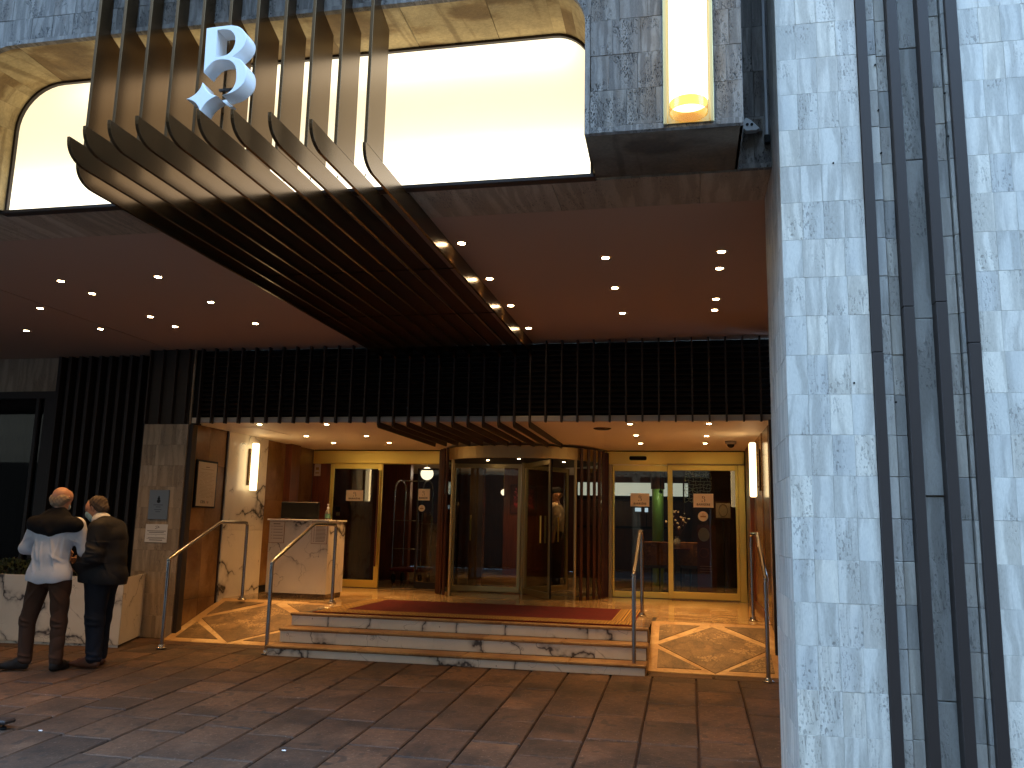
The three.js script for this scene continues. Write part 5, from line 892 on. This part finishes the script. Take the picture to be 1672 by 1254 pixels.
// a head with face; h: centre, fw: facing direction (unit), up: unit
function head(h, fw, up, extra = []) {
  const rt = [fw[1] * up[2] - fw[2] * up[1], fw[2] * up[0] - fw[0] * up[2], fw[0] * up[1] - fw[1] * up[0]], at = (a, b, c) => [0, 1, 2].map((i) => h[i] + fw[i] * a + up[i] * b + rt[i] * c);
  const P = [cap(at(-0.025, 0.035, 0), at(0.02, 0.035, 0), 0.085, 0.08), cap(at(0.025, -0.03, 0), at(0.045, -0.07, 0), 0.062, 0.042), { ...cap(at(0.085, 0.012, 0), at(0.112, -0.022, 0), 0.011, 0.016), k: 0.018 }, { ...cap(at(0.078, -0.055, -0.016), at(0.078, -0.055, 0.016), 0.012, 0.012), k: 0.014 }, { ...cap(at(0.078, 0.03, -0.03), at(0.078, 0.03, 0.03), 0.014, 0.014), k: 0.02 }];
  for (const s of [-1, 1]) P.push({ ...cap(at(-0.008, -0.018, s * 0.08), at(-0.016, 0.022, s * 0.088), 0.011, 0.013), k: 0.008 });
  return { P: P.concat(extra), at };
}
// slack folds: crooked ridges that come and go
const folds = (amp, f, ph) => (x, y, z) => {
  const w = 1.9 * Math.sin(6.1 * x + 3.3 * z + ph) + 1.3 * Math.sin(11 * z - 7 * y + 2 * ph), m = 0.5 + 0.5 * Math.sin(9 * x + 5.5 * y - 6 * z + 1.7 * ph), q = Math.sin(f * (0.62 * y + 0.7 * x + 0.25 * z) + ph + w), r = Math.sin(f * 1.45 * (0.7 * y - 0.75 * x + 0.4 * z) + 2.1 * ph - w);
  return amp * (m * (1 - Math.abs(q)) * 1.3 + (1 - m) * (1 - Math.abs(r)) - 0.55);
};
// pressed creases along given lines [x0, y0, x1, y1] on the side that faces +z
const creases = (list, h, w) => (x, y, z) => { if (z < -0.02) return 0; let s = 0; for (const [a, b, c, e] of list) { const dx = c - a, dy = e - b, t = clamp(((x - a) * dx + (y - b) * dy) / (dx * dx + dy * dy)), q = Math.hypot(x - a - t * dx, y - b - t * dy); s += h * Math.exp(-((q / w) ** 2)) * Math.sin(Math.PI * (0.12 + 0.76 * t)); } return -s * sstep(-0.02, 0.05, z); };
{ // the man in the white shirt: back to us, looking down at something in his hands
  const t = thing('person', 'man in a white shirt and brown trousers, dark sweater over his shoulders, back turned', 'person', [-6.22, gy(7.55), 7.55], { group: 'people at the planter' });
  t.rotation.y = 0.08;
  const H = head([0.01, 1.655, -0.035], [0.12, -0.24, -0.963], [0.03, 0.97, -0.24]);
  const sh = { L: [-0.2, 1.41, 0], R: [0.22, 1.41, -0.02] }, el = { L: [-0.3, 1.17, -0.0], R: [0.285, 1.15, -0.08] }, wr = { L: [-0.13, 1.1, -0.26], R: [0.13, 1.13, -0.31] };
  const body = [...H.P, cap([0.01, 1.58, -0.01], [0.01, 1.43, 0.01], 0.056, 0.07), cap(sh.L, sh.R, 0.055, 0.055), cap([0.01, 1.36, 0], [-0.01, 0.95, 0], 0.1, 0.11), cap(sh.L, el.L, 0.045, 0.036), cap(el.L, wr.L, 0.036, 0.028), cap(sh.R, el.R, 0.045, 0.036), cap(el.R, wr.R, 0.036, 0.028),
    cap([-0.11, 0.9, 0], [-0.185, 0.47, 0.01], 0.065, 0.045), cap([-0.185, 0.47, 0.01], [-0.165, 0.08, 0.02], 0.045, 0.035), cap([0.11, 0.9, 0], [0.14, 0.47, 0], 0.065, 0.045), cap([0.14, 0.47, 0], [0.16, 0.08, 0.02], 0.045, 0.035),
    ...hand(wr.L, [0.55, 0.1, -0.83], [0.1, 0.97, 0.2], [0.83, -0.2, 0.5]), ...hand(wr.R, [-0.4, 0.1, -0.9], [0.05, 0.98, 0.1], [-0.9, -0.1, 0.4])];
  const b = wear(t, 'body', body, 0.03, skinMat, null, 120);
  wear(b, 'hair', [cap(H.at(-0.05, -0.005, -0.045), H.at(-0.05, -0.005, 0.045), 0.052, 0.052), cap(H.at(-0.03, 0.0, -0.077), H.at(0.0, 0.0, -0.077), 0.02, 0.016), cap(H.at(-0.03, 0.0, 0.077), H.at(0.0, 0.0, 0.077), 0.02, 0.016), cap(H.at(-0.05, -0.045, -0.03), H.at(-0.05, -0.045, 0.03), 0.042, 0.042)], 0.03, hairMat(0.3, 0.22, 0.15), (x, y, z) => 0.0022 * Math.sin(160 * x) * Math.sin(140 * y), 60);
  wear(b, 'mask_strap', [cap(H.at(-0.02, 0.01, -0.096), H.at(0.06, -0.03, -0.075), 0.004, 0.004), cap(H.at(0.06, -0.03, -0.075), H.at(0.1, -0.05, 0), 0.012, 0.03)], 0.01, clothMat(0.4, 0.5, 0.6), null, 40);
  const backCreases = creases([[0.13, 1.32, 0.1, 1.02], [0.17, 1.3, 0.15, 1.1], [0.04, 1.3, 0.12, 0.97], [-0.14, 1.28, -0.07, 1.06], [-0.18, 1.2, -0.1, 0.96], [-0.05, 1.22, -0.02, 0.98], [-0.29, 1.24, -0.22, 1.28], [0.27, 1.22, 0.2, 1.27], [0.06, 1.12, 0.16, 1.04]], 0.013, 0.015);
  wear(b, 'shirt', [{ c: [0.01, 1.3, 0.0], r: [0.22, 0.17, 0.125] }, { c: [-0.01, 1.1, 0.01], r: [0.185, 0.26, 0.135] }, cap([-0.09, 0.94, 0.01], [0.075, 0.94, 0.01], 0.13, 0.13), cap([-0.1, 0.885, 0.015], [0.085, 0.885, 0.015], 0.132, 0.132), cap(sh.L, el.L, 0.072, 0.06), cap(el.L, wr.L, 0.062, 0.042), cap(sh.R, el.R, 0.072, 0.06), cap(el.R, wr.R, 0.062, 0.042)], 0.035, clothMat(0.6, 0.63, 0.72), (x, y, z) => folds(0.005, 15, 0.4)(x, y, z) + backCreases(x, y, z), 150, (x, y) => 0.85 - 0.018 * Math.cos(11 * x) + 0.006 * Math.sin(37 * x) - y);
  wear(b, 'sweater', [cap([-0.19, 1.425, 0.06], [0.21, 1.42, 0.055], 0.058, 0.058), cap([-0.1, 1.478, 0.03], [0.12, 1.475, 0.03], 0.05, 0.05), cap([-0.05, 1.51, 0.012], [0.07, 1.51, 0.012], 0.05, 0.05), cap([-0.215, 1.405, 0.04], [-0.19, 1.4, -0.1], 0.062, 0.055), cap([0.235, 1.4, 0.03], [0.19, 1.4, -0.12], 0.066, 0.056), { c: [0.0, 1.385, 0.1], r: [0.215, 0.085, 0.05] }, cap([-0.03, 1.38, 0.115], [0.03, 1.325, 0.13], 0.045, 0.025), cap([0.0, 1.53, -0.005], [0.02, 1.53, -0.005], 0.062, 0.062)], 0.045, clothMat(0.011, 0.011, 0.013), folds(0.006, 20, 2), 92);
  wear(b, 'trousers', [cap([-0.085, 0.9, 0], [0.075, 0.9, 0], 0.12, 0.12), cap([-0.11, 0.85, 0], [-0.185, 0.47, 0.01], 0.105, 0.074), cap([-0.185, 0.47, 0.01], [-0.165, 0.1, 0.02], 0.074, 0.062), cap([0.11, 0.85, 0], [0.14, 0.47, 0], 0.104, 0.073), cap([0.14, 0.47, 0], [0.16, 0.1, 0.02], 0.073, 0.06)], 0.022, clothMat(0.058, 0.03, 0.019), (x, y, z) => folds(0.006, 17, 1)(x, y, z) + creases([[-0.25, 0.5, -0.13, 0.46], [-0.24, 0.44, -0.14, 0.42], [0.08, 0.5, 0.2, 0.46], [0.09, 0.43, 0.2, 0.42], [-0.23, 0.16, -0.1, 0.13], [0.1, 0.15, 0.22, 0.12], [-0.22, 0.1, -0.11, 0.085], [-0.05, 0.8, -0.2, 0.62], [0.06, 0.8, 0.19, 0.64]], 0.009, 0.014)(x, y, z), 130, (x, y) => 0.055 - y);
  const shoe = (h, toe) => { const f = [toe[0] - h[0], toe[1] - h[1]], q = (s, y, dx = 0) => [h[0] + f[0] * s + dx, y, h[1] + f[1] * s]; return [cap(q(0, 0.045), q(0.55, 0.045), 0.044, 0.045), cap(q(0.55, 0.045), q(1, 0.036), 0.045, 0.03), cap(q(0.05, 0.09), q(0.25, 0.08), 0.042, 0.045)]; };
  const leather = phy({ color: C(0.018, 0.014, 0.012), roughness: 0.6, specularIntensity: 0.3 });
  wear(b, 'shoe', shoe([-0.16, 0.03], [-0.37, 0.07]), 0.03, leather, (x, y) => Math.max(0, 0.006 - y) * 4, 50); wear(b, 'shoe', shoe([0.16, 0.04], [0.155, -0.19]), 0.03, leather, (x, y) => Math.max(0, 0.006 - y) * 4, 50);
}
{ // the man in the suit, in profile, head bent to the left
  const t = thing('person', 'man in a dark suit and blue face mask facing left with his head bent', 'person', [-5.87, gy(7.83), 7.83], { group: 'people at the planter' });
  const H = head([-0.125, 1.555, 0], [-0.87, -0.48, 0.08], [-0.48, 0.87, 0]);
  const sN = [0.05, 1.36, 0.17], sF = [0.02, 1.35, -0.17], eN = [0.07, 1.09, 0.23], wN = [-0.15, 0.98, 0.14], eF = [-0.05, 1.1, -0.2], wF = [-0.21, 1.02, -0.06];
  const body = [...H.P, cap([-0.085, 1.5, 0], [0.0, 1.39, 0], 0.06, 0.075), cap(sN, sF, 0.06, 0.06), cap([0.04, 1.33, 0], [0.02, 0.95, 0], 0.12, 0.13), cap(sN, eN, 0.048, 0.038), cap(eN, wN, 0.038, 0.028), cap(sF, eF, 0.048, 0.038), cap(eF, wF, 0.038, 0.028), cap([0.03, 0.9, 0.08], [0.05, 0.47, 0.08], 0.07, 0.048), cap([0.05, 0.47, 0.08], [0.075, 0.08, 0.08], 0.048, 0.035), cap([0.01, 0.9, -0.08], [0.0, 0.47, -0.09], 0.07, 0.048), cap([0.0, 0.47, -0.09], [0.0, 0.08, -0.1], 0.048, 0.035),
    ...hand(wN, [-0.88, -0.2, -0.42], [0.1, 0.9, -0.4], [-0.4, 0.1, -0.9]), ...hand(wF, [-0.9, 0.1, 0.4], [0.05, 0.95, 0.3], [-0.4, 0, 0.9])];
  const b = wear(t, 'body', body, 0.03, skinMat, null, 120);
  wear(b, 'hair', [cap(H.at(-0.045, 0.05, -0.03), H.at(-0.045, 0.05, 0.03), 0.071, 0.071), cap(H.at(-0.02, 0.075, 0), H.at(0.03, 0.085, 0), 0.058, 0.042), cap(H.at(-0.06, -0.02, -0.03), H.at(-0.06, -0.02, 0.03), 0.05, 0.05), cap(H.at(-0.03, 0.03, -0.073), H.at(-0.02, 0.03, -0.073), 0.022, 0.02), cap(H.at(-0.03, 0.03, 0.073), H.at(-0.02, 0.03, 0.073), 0.022, 0.02)], 0.03, hairMat(0.07, 0.05, 0.038), (x, y, z) => 0.003 * Math.sin(150 * x) * Math.sin(130 * y + 90 * z), 60);
  wear(b, 'face_mask', [cap(H.at(0.075, -0.02, -0.02), H.at(0.075, -0.02, 0.02), 0.045, 0.045), cap(H.at(0.065, -0.065, -0.015), H.at(0.065, -0.065, 0.015), 0.042, 0.042), cap(H.at(0.05, -0.03, 0.06), H.at(-0.005, 0.0, 0.088), 0.004, 0.004)], 0.02, clothMat(0.3, 0.5, 0.62), null, 50);
  wear(b, 'shirt_collar', [cap([-0.05, 1.45, -0.025], [-0.05, 1.45, 0.03], 0.075, 0.075), cap([-0.09, 1.41, 0.03], [-0.12, 1.33, 0.03], 0.045, 0.03)], 0.03, clothMat(0.6, 0.62, 0.66), null, 50);
  wear(b, 'jacket', [{ c: [0.04, 1.25, 0], r: [0.175, 0.2, 0.23] }, { c: [0.0, 1.07, 0], r: [0.245, 0.24, 0.21] }, { c: [0.03, 0.92, 0], r: [0.225, 0.16, 0.2] }, cap([-0.01, 0.85, 0], [0.075, 0.85, 0], 0.195, 0.195), cap([0.05, 1.37, -0.09], [0.05, 1.37, 0.09], 0.09, 0.09), cap([-0.02, 1.42, -0.03], [-0.02, 1.42, 0.03], 0.075, 0.075), cap(sN, eN, 0.098, 0.078), cap(eN, wN, 0.078, 0.056), cap(sF, eF, 0.09, 0.075), cap(eF, wF, 0.07, 0.05)], 0.045, clothMat(0.02, 0.02, 0.023, { roughness: 0.6 }), (x, y, z) => folds(0.005, 14, 0.9)(x, y, z) + (z > 0.12 && y > 1.02 && y < 1.24 ? 0.005 * Math.sin(62 * y + 24 * x) * sstep(0.12, 0.2, z) : 0) + creases([[0.0, 1.2, 0.12, 1.16], [0.0, 1.14, 0.13, 1.12], [0.02, 1.08, 0.14, 1.1], [0.1, 1.3, 0.16, 1.15], [0.14, 1.05, 0.2, 0.92]], 0.01, 0.013)(x, y, z), 140, (x, y) => 0.81 + 0.05 * (0.2 - x) - y);
  wear(b, 'trousers', [cap([0.03, 0.88, -0.06], [0.03, 0.88, 0.06], 0.135, 0.135), cap([0.03, 0.85, 0.075], [0.045, 0.47, 0.08], 0.125, 0.09), cap([0.045, 0.47, 0.08], [0.075, 0.1, 0.08], 0.09, 0.072), cap([0.01, 0.85, -0.075], [0.0, 0.47, -0.09], 0.12, 0.085), cap([0.0, 0.47, -0.09], [0.005, 0.1, -0.1], 0.085, 0.068)], 0.035, clothMat(0.013, 0.016, 0.024), (x, y, z) => folds(0.0045, 22, 2.2)(x, y, z) + creases([[-0.03, 0.5, 0.12, 0.47], [-0.02, 0.43, 0.12, 0.42], [0.0, 0.16, 0.14, 0.13], [0.01, 0.1, 0.14, 0.085]], 0.009, 0.014)(x, y, z), 130, (x, y) => 0.05 - y);
  const leather = std({ color: C(0.09, 0.035, 0.018), roughness: 0.3 }), shoe = (x, z, L) => [cap([x + 0.03, 0.045, z], [x - 0.1, 0.045, z], 0.042, 0.044), cap([x - 0.1, 0.045, z], [x - L, 0.034, z + 0.01], 0.044, 0.026), cap([x + 0.01, 0.09, z], [x - 0.05, 0.075, z], 0.042, 0.045)];
  wear(b, 'shoe', shoe(0.07, 0.085, 0.23), 0.03, leather, (x, y) => Math.max(0, 0.006 - y) * 4, 50); wear(b, 'shoe', shoe(0.0, -0.1, 0.22), 0.03, leather, (x, y) => Math.max(0, 0.006 - y) * 4, 50);
}
{ // the doorman inside
  const t = thing('person', 'person in a cap and pale shirt standing inside the revolving door', 'person', [-2.3, FY, 15]);
  const H = head([0.02, 1.58, 0], [-0.93, -0.1, 0.35], [-0.08, 0.99, 0.08]), s1 = [0.02, 1.38, 0.18], s2 = [0.02, 1.38, -0.18], e1 = [0.08, 1.1, 0.23], w1 = [0.0, 0.9, 0.24], e2 = [0.06, 1.1, -0.22], w2 = [-0.04, 0.9, -0.22];
  const b = wear(t, 'body', [...H.P, cap([0.02, 1.5, 0], [0.02, 1.38, 0], 0.055, 0.07), cap(s1, s2, 0.055, 0.055), cap([0.02, 1.35, 0], [0.02, 0.92, 0], 0.11, 0.12), cap(s1, e1, 0.045, 0.036), cap(e1, w1, 0.036, 0.027), cap(s2, e2, 0.045, 0.036), cap(e2, w2, 0.036, 0.027), cap([0.02, 0.88, 0.09], [0.02, 0.06, 0.1], 0.06, 0.035), cap([0.02, 0.88, -0.09], [0.02, 0.06, -0.1], 0.06, 0.035), ...hand(w1, [-0.2, -0.97, 0], [-0.97, 0.2, 0], [0, 0, -1]), ...hand(w2, [-0.2, -0.97, 0], [-0.97, 0.2, 0], [0, 0, 1])], 0.03, skinMat, null, 110);
  wear(b, 'cap', [cap(H.at(-0.03, 0.08, 0), H.at(0.03, 0.085, 0), 0.085, 0.078), { ...cap(H.at(0.08, 0.055, -0.03), H.at(0.13, 0.045, 0), 0.014, 0.012), k: 0.02 }, { ...cap(H.at(0.08, 0.055, 0.03), H.at(0.13, 0.045, 0), 0.014, 0.012), k: 0.02 }], 0.03, clothMat(0.012, 0.012, 0.015), null, 50);
  wear(b, 'shirt', [{ c: [0.02, 1.25, 0], r: [0.14, 0.22, 0.22] }, { c: [0.02, 1.02, 0], r: [0.13, 0.2, 0.18] }, cap(s1, e1, 0.085, 0.07), cap(s2, e2, 0.085, 0.07)], 0.05, clothMat(0.55, 0.45, 0.33), (x, y, z) => folds(0.006, 28, 0)(x, y, z) + Math.max(0, 0.9 - y) * 3, 70);
  wear(b, 'trousers', [cap([0.02, 0.9, -0.06], [0.02, 0.9, 0.06], 0.13, 0.13), cap([0.02, 0.85, 0.08], [0.02, 0.08, 0.1], 0.11, 0.065), cap([0.02, 0.85, -0.08], [0.02, 0.08, -0.1], 0.11, 0.065)], 0.035, clothMat(0.03, 0.02, 0.016), (x, y) => Math.max(0, 0.04 - y) * 3, 70);
  for (const z of [0.1, -0.1]) wear(b, 'shoe', [cap([0.05, 0.045, z], [-0.08, 0.045, z], 0.043, 0.043), cap([-0.08, 0.045, z], [-0.18, 0.034, z], 0.043, 0.027)], 0.03, M.black, (x, y) => Math.max(0, 0.006 - y) * 4, 40);
}

// ================================================================ small things on the pavement
{
  const t = thing('stand_foot', 'dark metal stand foot at the left edge of the pavement', 'stand', [-5.1, gy(5.75), 5.75]), y = gy(5.75);
  part(t, 'bar', cb(-5.6, -4.935, y + 0.045, y + 0.075, 5.68, 5.8, 0.01), M.bronzeDark);
  part(t, 'foot_pad', ring(-4.985, y, 5.73, [[0, 0.002], [0.024, 0.002], [0.026, 0.01], [0.02, 0.022], [0.008, 0.026], [0.008, 0.046]]), M.black);
  part(t, 'foot_pad', ring(-5.52, y, 5.73, [[0, 0.002], [0.024, 0.002], [0.026, 0.01], [0.02, 0.022], [0.008, 0.026], [0.008, 0.046]]), M.black);
  part(t, 'upright', cb(-5.56, -5.5, y + 0.076, y + 1.1, 5.71, 5.77, 0.004), M.bronzeDark);
  const paper = (x, d, label) => { const o = thing('paper_scrap', label, 'litter', [x, gy(d), d], { group: 'scraps on the pavement' }), g = new THREE.IcosahedronGeometry(0.012, 1), p = g.attributes.position; g.scale(1.5, 0.35, 0.8); for (let i = 0; i < p.count; i++) p.setY(i, p.getY(i) + 0.002 * Math.sin(400 * p.getX(i))); g.translate(x, gy(d) + 0.009, -d); part(o, 'scrap', uvw(g), M.white); };
  paper(-4.69, 5.76, 'white paper scrap on the joint nearest the stand foot'); paper(-2.75, 5.75, 'tiny white scrap in the middle of the foreground paving');
}
// the building over the street, behind the camera: it closes off the low sky
{
  const t = thing('opposite_building', 'plain stone building on the other side of the street', 'building', [0, -0.5, -14]);
  part(t, 'wall', bx(-150, 150, -0.5, 20, -22, -14), std({ map: T.trav, color: C(0.48, 0.33, 0.2), roughness: 0.9 }));
  const dim = phy({ color: C(0.035, 0.024, 0.016), roughness: 1, specularIntensity: 0.1 });
  for (let i = 0; i < 20; i++) part(t, 'shopfront', bx(-40 + i * 4.2, -36.2 + i * 4.2, -0.4, 3.9, -13.99, -13.9), dim);
  for (let i = 0; i < 12; i++) for (const y of [5, 8.2, 11.4, 14.6]) part(t, 'window_pane', bx(-26 + i * 4.2, -24 + i * 4.2, y, y + 2.1, -13.99, -13.96), M.black);
  part(t, 'cornice', cb(-150.2, 150.2, 20.001, 20.4, -22, -13.6, 0.03), std({ map: T.trav, color: C(0.48, 0.33, 0.2), roughness: 0.9 }));
}
renderer.render(scene, camera);
